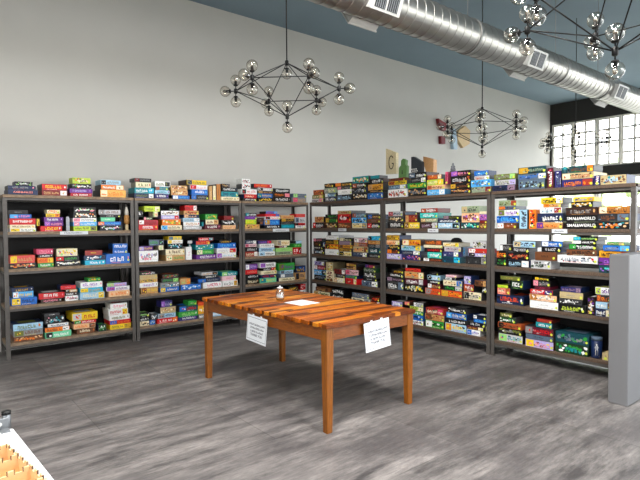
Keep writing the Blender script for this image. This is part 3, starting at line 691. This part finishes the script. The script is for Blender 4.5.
# ---------------------------------------------------------------- shelf labels, ornaments on the racks
def shelf_label(r, l, x0, x1, py, hpx):
    o, rz, W = frame_of(r); ax = 1 if r[0] == 'L' else 0; pl = (VF if ax else UF)
    a = at(x0, py, ax, pl); b = at(x1, py, ax, pl); sa = a.x - o.x if ax else o.y - a.y; sb = b.x - o.x if ax else o.y - b.y
    h = hpx * depth(a) / F_PX; z = LEVELS[l] - .002
    m_ = MB(); m_.box(sa, -.004 if l else -.008, z - h, sb, .0065 if l else -.0045, z); m_.mi = 1
    letters(m_, sa + (sb - sa) * .15, sa + (sb - sa) * .8, z - h * .68, z - h * .32, -.0046)
    q = m_.build('shelf_label', [M['paper'], M['ink']], RACKOBJ[r]); q['label'] = 'white paper shelf label'
shelf_label('L1', 1, 60, 88, 233, 3.3); shelf_label('L3', 1, 273, 289, 229, 3); shelf_label('RA', 1, 338.5, 346, 229, 2.8)
shelf_label('RB', 1, 428, 438, 230, 3.6); shelf_label('RC', 1, 552, 567, 231, 4)
def spot(r, px, py, y):
    """point on a shelf's own axes at depth y behind the rack front"""
    o, rz, W = frame_of(r); ax = 1 if r[0] == 'L' else 0
    return at(px, py, ax, (VF if ax else UF) + y)
def topz(r, l, px):
    z = LEVELS[l]
    for st in TOPS[(r, l)]:
        for b in st:
            if b['px'][0] <= px <= b['px'][1]: z = max(z, b['z1'])
    return z + .001
# tan figurine with a white pointed cap
p = spot('L1', 126.8, 228, .10); z = LEVELS[1]; u_ = depth(p) / F_PX
t = empty('figurine', (p.x, p.y, z + .0008)); tag(t, 'tan figurine with a white pointed cap, right end of second shelf, leftmost rack', 'figurine')
b = MB(); b.lathe([(2.2 * u_, 0), (2.4 * u_, .6 * u_), (1.5 * u_, 1.2 * u_), (1.7 * u_, 5 * u_), (1.2 * u_, 6 * u_)], n=16).build('stand', paint('figurine_cream', hx('dcc79a'), .6), t)
b = MB(); b.lathe([(1.2 * u_, 6 * u_), (2.6 * u_, 7 * u_), (2.8 * u_, 9.5 * u_), (2.6 * u_, 12.5 * u_), (2.7 * u_, 14 * u_), (1.9 * u_, 15.2 * u_)], n=16).build('body', paint('figurine_tan', hx('c08a4c'), .6, 0, .35, 40), t)
b = MB(); b.lathe([(1.9 * u_, 15.2 * u_), (2.0 * u_, 17.5 * u_), (1.7 * u_, 19.5 * u_), (.9 * u_, 22.3 * u_), (.01, 23.2 * u_)], n=16).build('cap', paint('figurine_white', hx('e8e2d6'), .6), t)
# bookend
p = spot('L1', 68, 231, .05); u_ = depth(p) / F_PX
t = MB(); w_ = 1.6 * u_
t.prism([(-w_, 0), (w_, 0), (w_, 13 * u_), (w_ * .6, 14.5 * u_), (-w_ * .6, 14.5 * u_), (-w_, 13 * u_)], 0, .003, lambda x, y, zz: (x, zz, y + .0))
t.box(-w_, .004, 0, w_, .14, .002)
q = t.build('bookend', M['steel'], None, (p.x, p.y, LEVELS[1] + .0005)); tag(q, 'grey metal bookend beside the white striped boxes, second shelf, leftmost rack', 'bookend')
# white game piece on the white upright box
bx_ = TOPS[('L2', 2)][3][0]; p = spot('L2', 189.8, 245, .07); u_ = depth(p) / F_PX
t = MB(); t.lathe([(1.2 * u_, 0), (1.3 * u_, .6 * u_), (.5 * u_, 1.2 * u_), (.45 * u_, 3.4 * u_)], n=12); t.box(-2.3 * u_, -1.2 * u_, 3.3 * u_, 2.3 * u_, 1.2 * u_, 6.2 * u_, .006)
q = t.build('white_trophy', M['whitetop'], None, (p.x, p.y, bx_['z1'] + .001)); tag(q, 'small white T-shaped ornament on a white upright box, third shelf, second rack', 'ornament')
# statuette on top of the fifth rack
p = spot('RB', 453, 180, .14); u_ = depth(p) / F_PX; z = max(topz('RB', 0, q) for q in (445, 450, 458))
t = empty('statuette', (p.x, p.y, z)); tag(t, 'small dark grey statuette standing on the black boxes on top of the fifth rack', 'statuette')
gm = paint('statuette_grey', hx('55565a'), .6, 0, .5, 60)
b = MB(); b.box(-3 * u_, -2 * u_, 0, 3 * u_, 2 * u_, 1.2 * u_, .004); b.build('base', gm, t)
b = MB(); b.lathe([(2.2 * u_, 1.2 * u_), (2.6 * u_, 2.5 * u_), (1.9 * u_, 4.6 * u_), (2.2 * u_, 5.8 * u_), (.8 * u_, 6.8 * u_), (1.1 * u_, 7.6 * u_), (.9 * u_, 8.6 * u_), (.02 * u_, 9.2 * u_)], n=14)
b.tube((1.6 * u_, 0, 5.4 * u_), (3.4 * u_, 0, 1.6 * u_), .8 * u_, 8, .5 * u_); b.tube((-1.6 * u_, 0, 5.4 * u_), (-3.0 * u_, 0, 2 * u_), .8 * u_, 8, .5 * u_); b.build('figure', gm, t)
# two black rounded caps lying on stacks
def cap(r, l, px, w, h, label, y):
    p = spot(r, px, 240, y); u_ = depth(p) / F_PX; z = topz(r, l, px); t = empty('black_cap', (p.x, p.y, z)); tag(t, label, 'cap', 'black caps on the third shelf')
    w *= u_ / 2; h *= u_
    b = MB(); b.lathe([(w * .84, .003), (w * .82, h * .4), (w * .66, h * .76), (w * .36, h * .95), (.001, h)], n=22).build('crown', paint('black_felt', hx('0b0b0c'), .9), t)
    b = MB(); b.lathe([(w, 0), (w * 1.02, .003), (w * .84, .008)], n=22).build('brim', M['black'], t)
cap('RB', 2, 456.5, 13, 4.6, 'black rounded cap on a stack near the right of the fifth rack, third shelf', .17)
cap('RC', 2, 584, 15, 3.6, 'black rounded cap on the long stack of the rightmost rack, third shelf', .17)
# round tins
p = spot('RC', 596.6, 355, .09); u_ = depth(p) / F_PX
t = empty('round_tin', (p.x, p.y, LEVELS[4] + .0005)); tag(t, 'tall dark navy round tin with white figure, bottom shelf of the rightmost rack', 'tin')
R_ = 5.0 * u_; b = MB(); b.col = PAL['navy']; b.lathe([(R_ * .97, 0), (R_, .004), (R_, 17.5 * u_)], n=28)
b.col = PAL['white']
def on_tin(a, zz, rr=1.004): d0 = atan2(-p.y, -p.x) + a; return (R_ * rr * cos(d0), R_ * rr * sin(d0), zz)
for a0_, z0_, a1_, z1_, c_ in ((-.22, 3, .22, 8, 'cream'), (-.16, 8, .16, 12.5, 'white'), (-.34, 10, .34, 11.4, 'white'), (-.1, 12.5, .1, 14.5, 'light_grey'), (-.5, 1.2, .5, 3, 'gold')):
    b.col = PAL[c_]; b.poly([on_tin(a0_, z0_ * u_), on_tin(a1_, z0_ * u_), on_tin(a1_, z1_ * u_), on_tin(a0_, z1_ * u_)])
b.build('can', M['card'], t)
b = MB(); b.col = PAL['slate']; b.lathe([(R_ * 1.03, 17.6 * u_), (R_ * 1.03, 20.2 * u_), (R_ * .97, 20.8 * u_), (.001, 20.8 * u_)], n=28); b.build('lid', M['card'], t)
p = spot('RC', 564.8, 172, .05); u_ = depth(p) / F_PX; bx_ = TOPS[('RC', 0)][4][1]
t = empty('domed_tin', (p.x, p.y, bx_['z1'] + .001)); tag(t, 'small teal domed tin on a cream box, top of the rightmost rack', 'tin')
b = MB(); b.col = PAL['dark_teal']; b.lathe([(2.6 * u_, 0), (2.9 * u_, .5 * u_), (2.9 * u_, 3.6 * u_), (2.5 * u_, 4 * u_)], n=18).build('can', M['card'], t)
b = MB(); b.col = PAL['teal']; b.lathe([(2.95 * u_, 3.9 * u_), (2.9 * u_, 4.6 * u_), (2 * u_, 5.8 * u_), (.7 * u_, 6.4 * u_), (.5 * u_, 7.2 * u_), (.01 * u_, 7.4 * u_)], n=18).build('lid', M['card'], t)

# ---------------------------------------------------------------- wooden letter blocks on the right row and ornaments on the wall
def slab(name, pts_px, y, thick, base_z, col, label, cat, group=None, extra=None):
    """an upright board: outline given in picture points relative to the first one, in units of its own scale"""
    p = spot('RA', pts_px[0][0], pts_px[0][1], y); u_ = depth(p) / F_PX * 1.18
    zmin = min(-(q[1] - pts_px[0][1]) for q in pts_px)
    pts = [((q[0] - pts_px[0][0]) * u_, (-(q[1] - pts_px[0][1]) - zmin) * u_ * .85) for q in pts_px]
    t = empty(name, (p.x, p.y, base_z), -pi / 2); tag(t, label, cat, group)
    b = MB(); b.col = col; b.prism(pts, 0, thick, lambda x, yy, zz: (x, zz, yy)); b.build('board', M['card'], t)
    if extra: extra(t, u_)
    return t
def stroke(mb, pts, wd, y):
    for (x0, z0), (x1, z1) in zip(pts, pts[1:]):
        d = Vector((x1 - x0, z1 - z0)).normalized() * wd; n = Vector((-d.y, d.x))
        x0_, z0_, x1_, z1_ = x0 - d.x * .4, z0 - d.y * .4, x1 + d.x * .4, z1 + d.y * .4
        mb.poly([(x0_ - n.x, y, z0_ - n.y), (x1_ - n.x, y, z1_ - n.y), (x1_ + n.x, y, z1_ + n.y), (x0_ + n.x, y, z0_ + n.y)])
def g_letter(t, u_):
    b = MB(); b.col = hx('3a3128'); k = u_
    pts = [(k * (6.1 + 2.6 * cos(a)), .85 * k * (11.5 + 6.4 * sin(a))) for a in [radians(q) for q in range(40, 341, 20)]]
    pts += [(k * 8.6, .85 * k * 10.2), (k * 6.9, .85 * k * 10.4)]
    stroke(b, pts, .45 * k, -.002); b.build('letter', M['card'], t)
zA = topz('RA', 0, 376)
slab('letter_block', [(386, 177), (397.5, 177.5), (397.5, 157), (386, 151.5)], .10, .05, zA + .0, hx('cfc19a'), 'cream letter board with a black curved G, standing above the fourth rack', 'letter block', 'letter blocks', g_letter)
def a_letter(t, u_):
    b = MB(); b.col = hx('2f4a2a'); b.poly([(u_ * x, -.002, u_ * .85 * z) for x, z in ((3.6, 4), (5, 4), (4.6, 8), (4, 8))]); b.build('cutout', M['card'], t)
zB = topz('RB', 0, 396)
slab('letter_block', [(398.5, 177.5), (407.2, 177.5), (407.6, 166), (406, 164.5), (406.4, 160), (403.6, 158.3), (401.4, 160), (401.2, 164.5), (399, 167)], .12, .05, zB, hx('5f8a4c'), 'green letter board with a stepped outline, right of the cream letter board', 'letter block', 'letter blocks', a_letter)
def m_letter(t, u_):
    b = MB(); b.col = hx('e8e6e0'); random.seed(4)
    for i in range(9): x, z = 1 + i % 3 * 2.2 + (i // 3 % 2), .8 + (i // 3) * 1.9; b.poly([(u_ * (x - .7), -.002, u_ * .85 * (z - .6)), (u_ * (x + .7), -.002, u_ * .85 * (z - .6)), (u_ * (x + .7), -.002, u_ * .85 * (z + .6)), (u_ * (x - .7), -.002, u_ * .85 * (z + .6))])
    b.build('check_print', M['card'], t)
zM = topz('RB', 0, 416)
slab('letter_block', [(411.2, 173), (422.6, 173), (422.6, 162.2), (414, 156), (411.2, 156)], .16, .05, zM, hx('2c3138'), 'dark letter board with a slanted top and white checks, above black boxes', 'letter block', 'letter blocks', m_letter)
zE = max(topz('RB', 0, q) for q in (424, 428, 433, 436, 440))
slab('letter_block', [(426.4, 175), (433.8, 175), (433.8, 162.5), (431, 161.2), (423, 158), (423, 164)], .22, .07, zE, hx('bd8f5e'), 'tan wooden letter board with a slanted top, rightmost of the four letter boards', 'letter block', 'letter blocks')
def wall_piece(name, pts, th, col, label):
    ps = [at(x, y, 1, VW - .06) for x, y in pts]; o = Vector((sum(q.x for q in ps) / len(ps), VW, sum(q.z for q in ps) / len(ps)))
    b = MB(); b.col = col; b.prism([(q.x - o.x, q.z - o.z) for q in ps][::-1], -th, -.001, lambda x, yy, zz: (x, zz, yy))
    tag(b.build(name, M['card'], None, o), label, 'wall ornament', 'ornaments on the wall')
wall_piece('wall_ornament', [(437.8, 118.5), (441.5, 121), (446, 123.5), (445, 131), (442, 130), (438.8, 124.5)], .08, hx('7c1f26'), 'dark red angular ornament, upper left of those on the wall')
wall_piece('wall_ornament', [(440.6, 136), (444.8, 136.5), (444.6, 144), (440.8, 143.6)], .08, hx('6e1a22'), 'small dark red block ornament, lowest left of those on the wall')
wall_piece('wall_ornament', [(452.4, 128), (455.2, 129.5), (456.5, 140), (456.8, 149.4), (453, 149), (452.2, 139)], .08, hx('9fb6c6'), 'narrow pale blue ornament on the wall, between red and tan ones')
wall_piece('wall_ornament', [(458, 131), (464.5, 126), (469.6, 131), (469, 144), (462.6, 147.8), (457, 139)], .08, hx('c9ac7c'), 'tan many-sided ornament, rightmost of those on the wall')

# ---------------------------------------------------------------- table
TX, TY, TR, TL, TW, TH = 2.735, 3.6706, .0296, .996, 1.859, .7912
table = empty('wooden_table', (TX, TY, 0), TR)
tag(table, 'honey brown wooden table with a slatted top, standing alone on the grey floor', 'table')
random.seed(11)
top = MB(); n = 36; sw = TW / n
WOODS = [hx(c) for c in ('a8560f', '86420c', '5c2808', 'bc741e', '8f4a0e', '401a06', 'ac6416', '6e340a', '4e2208')]
for i in range(n):
    y0 = -TW / 2 + i * sw; e0 = -.014 if i % 2 else .0; e1 = .0 if i % 2 else -.012; x = -TL / 2 + (0.014 if i % 2 else 0)
    xe = TL / 2 - (0.0 if i % 2 else .010)
    cuts = sorted([x] + [random.uniform(-TL / 2 + .08, TL / 2 - .08) for _ in range(random.choice((1, 2, 2, 3)))] + [xe])
    for a, b_ in zip(cuts, cuts[1:]):
        top.col = random.choice(WOODS); dz = random.uniform(0, .0018)
        top.box(a, y0 + .0006, TH - .03, b_ - .0004, y0 + sw - .0006, TH - dz, .0012)
top.col = WOODS[2]; top.box(-TL / 2 + .03, -TW / 2 + .004, TH - .034, TL / 2 - .02, TW / 2 - .004, TH - .03)
top.build('tabletop', M['table_wood'], table)
lw = .068
for sx in (-1, 1):
    for sy in (-1, 1):
        cx, cy = sx * (TL / 2 - .018 - lw / 2), sy * (TW / 2 - .018 - lw / 2); b = MB(); k = len(b.v)
        for z_, q in ((0, .046), (.004, .05), (TH - .14, lw), (TH - .0345, lw)):
            ox, oy = cx + sx * (lw - q) * .15, cy + sy * (lw - q) * .15; c_ = .004
            h_ = q / 2
            b.v += [(ox + a * h_, oy + d * h_, z_) for a, d in ((-1 + .12, -1), (1 - .12, -1), (1, -1 + .12), (1, 1 - .12), (1 - .12, 1), (-1 + .12, 1), (-1, 1 - .12), (-1, -1 + .12))]
        for r_ in range(3):
            for i in range(8): b.face([k + r_ * 8 + i, k + r_ * 8 + (i + 1) % 8, k + r_ * 8 + 8 + (i + 1) % 8, k + r_ * 8 + 8 + i])
        b.face([k + i for i in range(7, -1, -1)]); b.face([k + 24 + i for i in range(8)])
        b.build('leg', M['leg_wood'], table)
ia, ib = TL / 2 - .018 - lw, TW / 2 - .018 - lw
M['apron_wood'] = paint('stained_apron_wood', hx('7e430f'), .42, 0, .3, 8, (2, 2, 18))
for s_ in (-1, 1):
    xo = s_ * (TL / 2 - .035); MB().box(xo - .011, -ib + .001, TH - .125, xo + .011, ib - .001, TH - .0345, .002).build('apron', M['apron_wood'], table)
    yo = s_ * (TW / 2 - .035); MB().box(-ia + .001, yo - .011, TH - .125, ia - .001, yo + .011, TH - .0345, .002).build('apron', M['apron_wood'], table)
# loose white sheet
s = MB(); cs = [at(x, y, 2, TH + .001) for x, y in ((284, 302.6), (301.5, 305.8), (320, 302.8), (302, 299.7))]
o = sum(cs, Vector()) / 4; k = MB(); k.prism([(q.x - o.x, q.y - o.y) for q in cs], 0, .0012)
tag(k.build('paper_sheet', M['paper'], None, (o.x, o.y, TH + .0006)), 'blank white sheet of paper lying on the tabletop', 'paper')
# glass jar
p = at(280, 300.2, 2, TH); t = empty('glass_jar', (p.x, p.y, TH + .0006)); tag(t, 'small clear glass jar standing near the far edge of the table', 'jar')
b = MB(); b.lathe([(.030, 0), (.037, .004), (.040, .02), (.040, .075), (.034, .092), (.026, .1), (.027, .118), (.025, .118), (.024, .1), (.032, .091), (.037, .074), (.037, .022), (.033, .008), (.001, .007)], n=24).build('jar_body', M['jar'], t)
b = MB(); b.lathe([(.0355, .024), (.0362, .026), (.0362, .047), (.033, .05), (.001, .05)], n=20).build('contents', M['whitetop'], t)
b = MB(); b.lathe([(.0285, .112), (.0285, .121), (.001, .122)], n=20); b.lathe([(.004, .122), (.009, .128), (.008, .134), (.001, .137)], n=12).build('stopper', M['whitetop'], t)
# two paper signs hung from the aprons
def sign(p0, rz, w, h, tilt, label):
    t = empty('paper_sign', p0); t.rotation_euler = (tilt[0], tilt[1], rz); tag(t, label, 'sign', 'paper signs hanging from the table')
    MB().prism([(0, 0), (w, 0), (w, -h), (0, -h)][::-1], 0, .0015, lambda x, y, z: (x, z - .0015, y)).build('sheet', M['paper'], t)
    e = MB(); m_ = .035 * w
    for a in ((m_, -m_ * 1.6, w - m_, -m_ * 1.9), (m_, -h + m_ * 1.9, w - m_, -h + m_ * 1.6)): e.box(a[0], -.0022, a[1], a[2], -.0015, a[3])
    for x in (m_ * .9, w - m_ * 1.1): e.box(x, -.0022, -h + m_ * 1.6, x + m_ * .22, -.0015, -m_ * 1.6)
    e.build('printed_border', paint('border_ink', hx('4c5a64'), .7), t)
    i = MB(); random.seed(3)
    for r_, (a, b_) in enumerate(((.12, .9), (.16, .88), (.2, .82))): letters(i, a * w, b_ * w, -h * (.33 + r_ * .135) - .035 * h, -h * (.33 + r_ * .135) + .035 * h, -.0022)
    i.build('printed_lines', M['ink'], t)
    words('THANK YOU', w * .1, 'lettering', M['ink'], t, (w * .5, -.002, -h * .735), (pi / 2, 0, 0), .0003)
    for x in (w * .3, w * .7): MB().box(x - .012, -.0024, -.016, x + .012, -.0018, .012).build('tape', M['paper'], t)
def tpt(i, j, z): return Matrix.Translation((TX, TY, 0)) @ Matrix.Rotation(TR, 4, 'Z') @ Vector((i, j, z))
def along(px, py, side):
    """distance along a table side for a sight line"""
    c_, s_ = cos(TR), sin(TR); d = FWD * F_PX + RGT * (px - 320) + UPV * (240 - py); o = CAMP - Vector((TX, TY, 0))
    ox, oy = o.x * c_ + o.y * s_, -o.x * s_ + o.y * c_; dx, dy = d.x * c_ + d.y * s_, -d.x * s_ + d.y * c_
    if side == 'long': tt = (-TL / 2 - .004 - ox) / dx; return oy + tt * dy, o.z + tt * d.z
    tt = (-TW / 2 - .004 - oy) / dy; return ox + tt * dx, o.z + tt * d.z
a, za = along(248, 313.5, 'long'); b_, zb = along(267.5, 317.5, 'long'); c_, zc = along(246.7, 338.5, 'long')
p = tpt(-TL / 2 - .004, a, za); sign((p.x, p.y, za), TR - pi / 2, a - b_, za - zc, (-.06, .05), 'white paper sign with grey print, hanging from the long left side of table')
a, za = along(363.5, 324, 'short'); b_, zb = along(388.5, 319, 'short'); c_, zc = along(366.5, 352.5, 'short')
p = tpt(a, -TW / 2 - .004, za); sign((p.x, p.y, za), TR, b_ - a, za - zc, (-.06, -.06), 'white paper sign with grey print, hanging from the short right end of table')

# ---------------------------------------------------------------- chandeliers
def sphere_profile(r, m=10): return [(max(1e-5, r * sin(pi * i / m)), -r * cos(pi * i / m)) for i in range(m + 1)]
GR, CR, CHH = .049, .478, .245
def chandelier(x, y, rot, zc, label):
    t = empty('globe_chandelier', (x, y, zc), rot); tag(t, label, 'chandelier', 'globe chandeliers')
    MB().tube((0, 0, CHH), (0, 0, ZC - zc - .028), .006, 8).build('cable', M['cable'], t)
    MB().lathe([(.001, ZC - zc - .03), (.05, ZC - zc - .03), (.055, ZC - zc - .02), (.055, ZC - zc - .001)], n=18).build('ceiling_rose', M['black'], t)
    ring = [Vector((CR * cos(radians(60 * i)), CR * sin(radians(60 * i)), 0)) for i in range(6)]
    tp, bt = Vector((0, 0, CHH)), Vector((0, 0, -CHH))
    def rod(a, b): MB().tube(a, b, .0042, 6).build('rod', M['black'], t)
    for i in range(6): rod(ring[i], ring[(i + 1) % 6]); rod(ring[i], tp); rod(ring[i], bt)
    for p in ring + [tp, bt]: MB().lathe([(.010, -.024), (.017, -.018), (.017, .018), (.010, .024)], p, 12).build('hub', M['black'], t)
    def lamp(p, d):
        d = Vector(d).normalized(); p = Vector(p)
        s = MB(); s.tube(p + d * .017, p + d * .045, .0045, 6); s.lathe([(.012, .045), (.021, .05), (.021, .056), (.013, .06), (.0125, .086), (.006, .09)], p, 12, d)
        so = s.build('socket', M['black'], t)
        g = MB(); c = p + d * (.056 + GR * .9)
        g.lathe(sphere_profile(GR, 12), c, 22, d); g.build('globe', M['globe'], so)
        bl = MB(); bl.lathe([(.0105, .0), (.013, .012), (.0135, .02), (.008, .030), (.0005, .033)], p + d * .09, 12, d); bl.build('bulb', M['bulb'], so)
    for p in ring:
        lamp(p, (0, 0, 1)); lamp(p, (0, 0, -1)); lamp(p, (p.x, p.y, 0))
    lamp(tp, (0, 0, -1)); lamp(bt, (0, 0, 1)); lamp(bt, (0, 0, -1))
    return t
M['bulb'] = paint('mirrored_bulb', hx('b8b4aa'), .2, .8, .05, 8)
c1 = chandelier(2.735, 3.84, radians(17), 2.736, 'black chandelier with clear glass globes hanging above the wooden table')
for x, y, rot, zc, lb in ((5.85, 3.84, 30, 2.745, 'black globe chandelier in front of the wall ornaments, beyond the table'),
                          (8.5, 3.84, 30, 2.82, 'farthest black globe chandelier, in front of the bright far windows'),
                          (2.95, 1.13, 34, 2.655, 'nearest black globe chandelier, cut by the top right edge of the photo')):
    c = copy_tree(c1); c.location = (x, y, zc); c.rotation_euler.z = radians(rot); c['label'] = lb

# ---------------------------------------------------------------- spiral duct
DV, DZ, DR = 3.30, 3.52, .18
duct = empty('spiral_duct', (U0, DV, DZ)); tag(duct, 'round silver spiral ventilation duct running under the ceiling', 'duct')
prof = []; x = 0; Ld = UW - U0
while x < Ld - .15: prof += [(DR, x), (DR, x + .004), (DR, x + .112), (DR, x + .116), (DR + .005, x + .1175), (DR + .005, x + .1225)]; x += .124
prof.append((DR, Ld - .01))
MB().lathe(prof, n=40, axis=Vector((1, 0, 0))).build('duct_pipe', M['duct'], duct)
hang = paint('hanger_steel', hx('8a8a88'), .5, .6)
for px in (-.5, 2.3, 4.75, 6.7, 8.0, 9.9, 12.0):
    b = MB(); b.tube((px - U0, 0, DR + .006), (px - U0, 0, ZC - DZ - .002), .004, 6); b.lathe([(DR + .0065, -.015), (DR + .009, -.015), (DR + .009, .015), (DR + .0065, .015)], (px - U0, 0, 0), 36, Vector((1, 0, 0)))
    b.build('hanger', hang, duct)
def vent(u, ang, L_=.36, W_=.2, H_=.05):
    """a register in a saddle box on the duct, facing out at an angle below the horizontal on the -v side"""
    q = Matrix.Translation((u - U0, 0, 0)) @ Matrix.Rotation(ang, 4, 'X')
    b = MB(); k = [(-L_ / 2, -W_ / 2), (L_ / 2, -W_ / 2), (L_ / 2, W_ / 2), (-L_ / 2, W_ / 2)]
    # local: x along the duct, y across, z outwards
    b.prism([(x * .94, y * .94) for x, y in k], DR * .86, DR + H_ - .012); b.prism(k, DR + H_ - .012, DR + H_)
    b.v = [tuple(q @ Vector(v_)) for v_ in b.v]; o = b.build('vent_box', M['vent'], duct)
    g = MB()
    for s_ in (-1, 1):
        g.prism([(x * .36 + s_ * L_ * .21, y * .78) for x, y in k], DR + H_, DR + H_ + .002)
    g.mi = 1
    for s_ in (-1, 1):
        for j in range(5): xx = s_ * L_ * .21 + (j - 2) * L_ * .068; g.prism([(xx - .004, -W_ * .38), (xx + .004, -W_ * .38), (xx + .004, W_ * .38), (xx - .004, W_ * .38)], DR + H_ + .002, DR + H_ + .006)
    g.v = [tuple(q @ Vector(v_)) for v_ in g.v]; g.build('grille', [M['ventdark'], M['steel']], o)
VENT_A, VENT_B = radians(112), radians(-125)
for u in (3.28, 5.85, 8.32): vent(u, VENT_A)
for u in (3.3, 5.98, 8.4): vent(u, VENT_B)

# ---------------------------------------------------------------- white display table in the near left corner
DX, DY, DA = .228, 1.737, .064                      # its far right corner and turn
dt = empty('display_table', (DX, DY, 0), DA); tag(dt, 'white topped display table cut by the lower left corner of the photo', 'table')
MB().box(-.85, -1.6, .872, 0, 0, .9, .003).build('tabletop', M['whitetop'], dt)
for x in (-.82, -.06):
    for y in (-1.56, -.06): MB().box(x, y, 0, x + .045, y + .045, .8715, .003).build('leg', M['steel'], dt)
def onto(x, y, z): return Matrix.Translation((DX, DY, 0)) @ Matrix.Rotation(DA, 4, 'Z') @ Vector((x, y, z))
def local(px, py, z):
    q = at(px, py, 2, z); return Matrix.Rotation(-DA, 4, 'Z') @ (q - Vector((DX, DY, z)))
cl = empty('clamp_bracket', onto(-.016, .001, .9), DA); tag(cl, 'grey metal clamp bracket at the end of the white display table', 'bracket')
b = MB(); b.box(-.075, .001, -.05, .004, .006, .034, .001); b.box(-.075, -.03, .0006, .004, .001, .004); b.build('plate', M['steel'], cl)
MB().lathe([(.012, -.05), (.012, .040), (.010, .044), (.001, .044)], (.003, .0185, 0), 18).build('post', M['steel'], cl)
MB().lathe([(.0128, .0395), (.0128, .048), (.011, .05), (.001, .05)], (.003, .0185, 0), 18).build('cap', M['black'], cl)
MB().lathe([(.006, 0), (.006, .004), (.001, .005)], (-.018, .001, .018), 12, Vector((0, -1, 0))).build('screw', M['vent'], cl)
q = local(6, 440, .93); b = MB(); b.box(-.16, 0, 0, 0, .075, .03, .002); o = b.build('white_box', M['whitetop'], None, onto(q.x, q.y, .9006), DA)
tag(o, 'flat white box at the left edge, on the white display table', 'box')
ply = hx('d8b486'); burnt = hx('2c1a10')
hh, th, dv, du = .05, .004, .084, .084
qa, qb = local(7.5, 444, .95), local(36.7, 470, .95)
def notched(mb, a, b_, fixed, axis, h0, h1):
    """an upright ply wall with a crenellated top whose cut ends are burnt dark"""
    n_ = max(4, int(abs(b_ - a) / .016)); st_ = (b_ - a) / n_
    for i in range(n_):
        q0, q1 = a + i * st_, a + (i + 1) * st_; top_ = h1 if i % 2 == 0 else h1 - .008
        def bx(p0, p1, z0, z1):
            if axis == 'v': mb.box(fixed - th / 2, p0, z0, fixed + th / 2, p1, z1)
            else: mb.box(p0, fixed - th / 2, z0, p1, fixed + th / 2, z1)
        mb.col = ply; bx(q0, q1, h0, top_)
        if i % 2 == 0: mb.col = burnt; bx(q0, q0 + .002, top_ - .010, top_ + .0004); bx(q1 - .002, q1, top_ - .010, top_ + .0004)
TA = atan2(-(qb.x - qa.x), qb.y - qa.y) + pi
tray = empty('plywood_tray', onto(qa.x, qa.y, .9006), DA + TA); tag(tray, 'light plywood tray with small compartments and burnt notches, lower left corner', 'tray')
nv, nu = 6, 4
b = MB(); b.col = ply; b.box(-du * nu, -dv * nv, 0, 0, 0, .003); b.build('tray_floor', M['ply'], tray)
for i in range(nu + 1):
    b = MB(); notched(b, -dv * nv, 0, -i * du, 'v', .003, hh); b.build('long_divider', M['ply'], tray)
for j in range(nv + 1):
    b = MB()
    for i in range(nu): notched(b, -(i + 1) * du + th / 2, -i * du - th / 2, -j * dv, 'u', .003, hh)
    b.build('cross_divider', M['ply'], tray)

# ---------------------------------------------------------------- ceiling lamps over the middle of the shop (above the frame)
em, ent, eb, EN, EL = new_mat('lamp_diffuser'); eb.inputs['Base Color'].default_value = (.9, .9, .88, 1); eb.inputs['Emission Color'].default_value = (1, .98, .95, 1); eb.inputs['Emission Strength'].default_value = 4
for k, (x, y) in enumerate(LAMPS):
    t = empty('ceiling_light', (x, y, ZC)); tag(t, 'square white ceiling lamp above the shop floor, outside the photo', 'ceiling light', 'ceiling lamps')
    f = MB(); f.box(-.4, -.4, -.09, .4, .4, -.001, .006); f.build('frame', M['vent'], t)
    MB().box(-.36, -.36, -.096, .36, .36, -.0905).build('diffuser', em, t)
    l = bpy.data.lights.new('lamp_light', 'AREA'); l.shape = 'SQUARE'; l.size = .72; l.energy = LAMP_W; l.color = (1, .98, .95)
    o = bpy.data.objects.new('lamp_light', l); COL.objects.link(o); o.location = (0, 0, -.1); o.parent = t

# ---------------------------------------------------------------- daylight
wd = bpy.data.worlds.new('overcast_sky'); SC.world = wd; wd.use_nodes = True; nt = wd.node_tree; bg = nt.nodes['Background']
tc = nt.nodes.new('ShaderNodeTexCoord'); sp = nt.nodes.new('ShaderNodeSeparateXYZ'); nt.links.new(tc.outputs['Generated'], sp.inputs[0])
nt.links.new(mix(nt, (.95, .97, 1.0), (.86, .93, 1.0), ramp(nt, sp.outputs['Z'], 0, .8)), bg.inputs[0])
bg.inputs[1].default_value = 6.3
SC.view_settings.view_transform = 'Standard'; SC.view_settings.look = 'None'; SC.view_settings.gamma = 1; SC.view_settings.use_curve_mapping = False
SC.view_settings.exposure = 0.88
SC.cycles.max_bounces = 10; SC.cycles.diffuse_bounces = 6; SC.cycles.glossy_bounces = 4; SC.cycles.transparent_max_bounces = 24
SC.cycles.caustics_reflective = False; SC.cycles.caustics_refractive = False; SC.cycles.sample_clamp_indirect = 6
SC.cycles.use_denoising = True
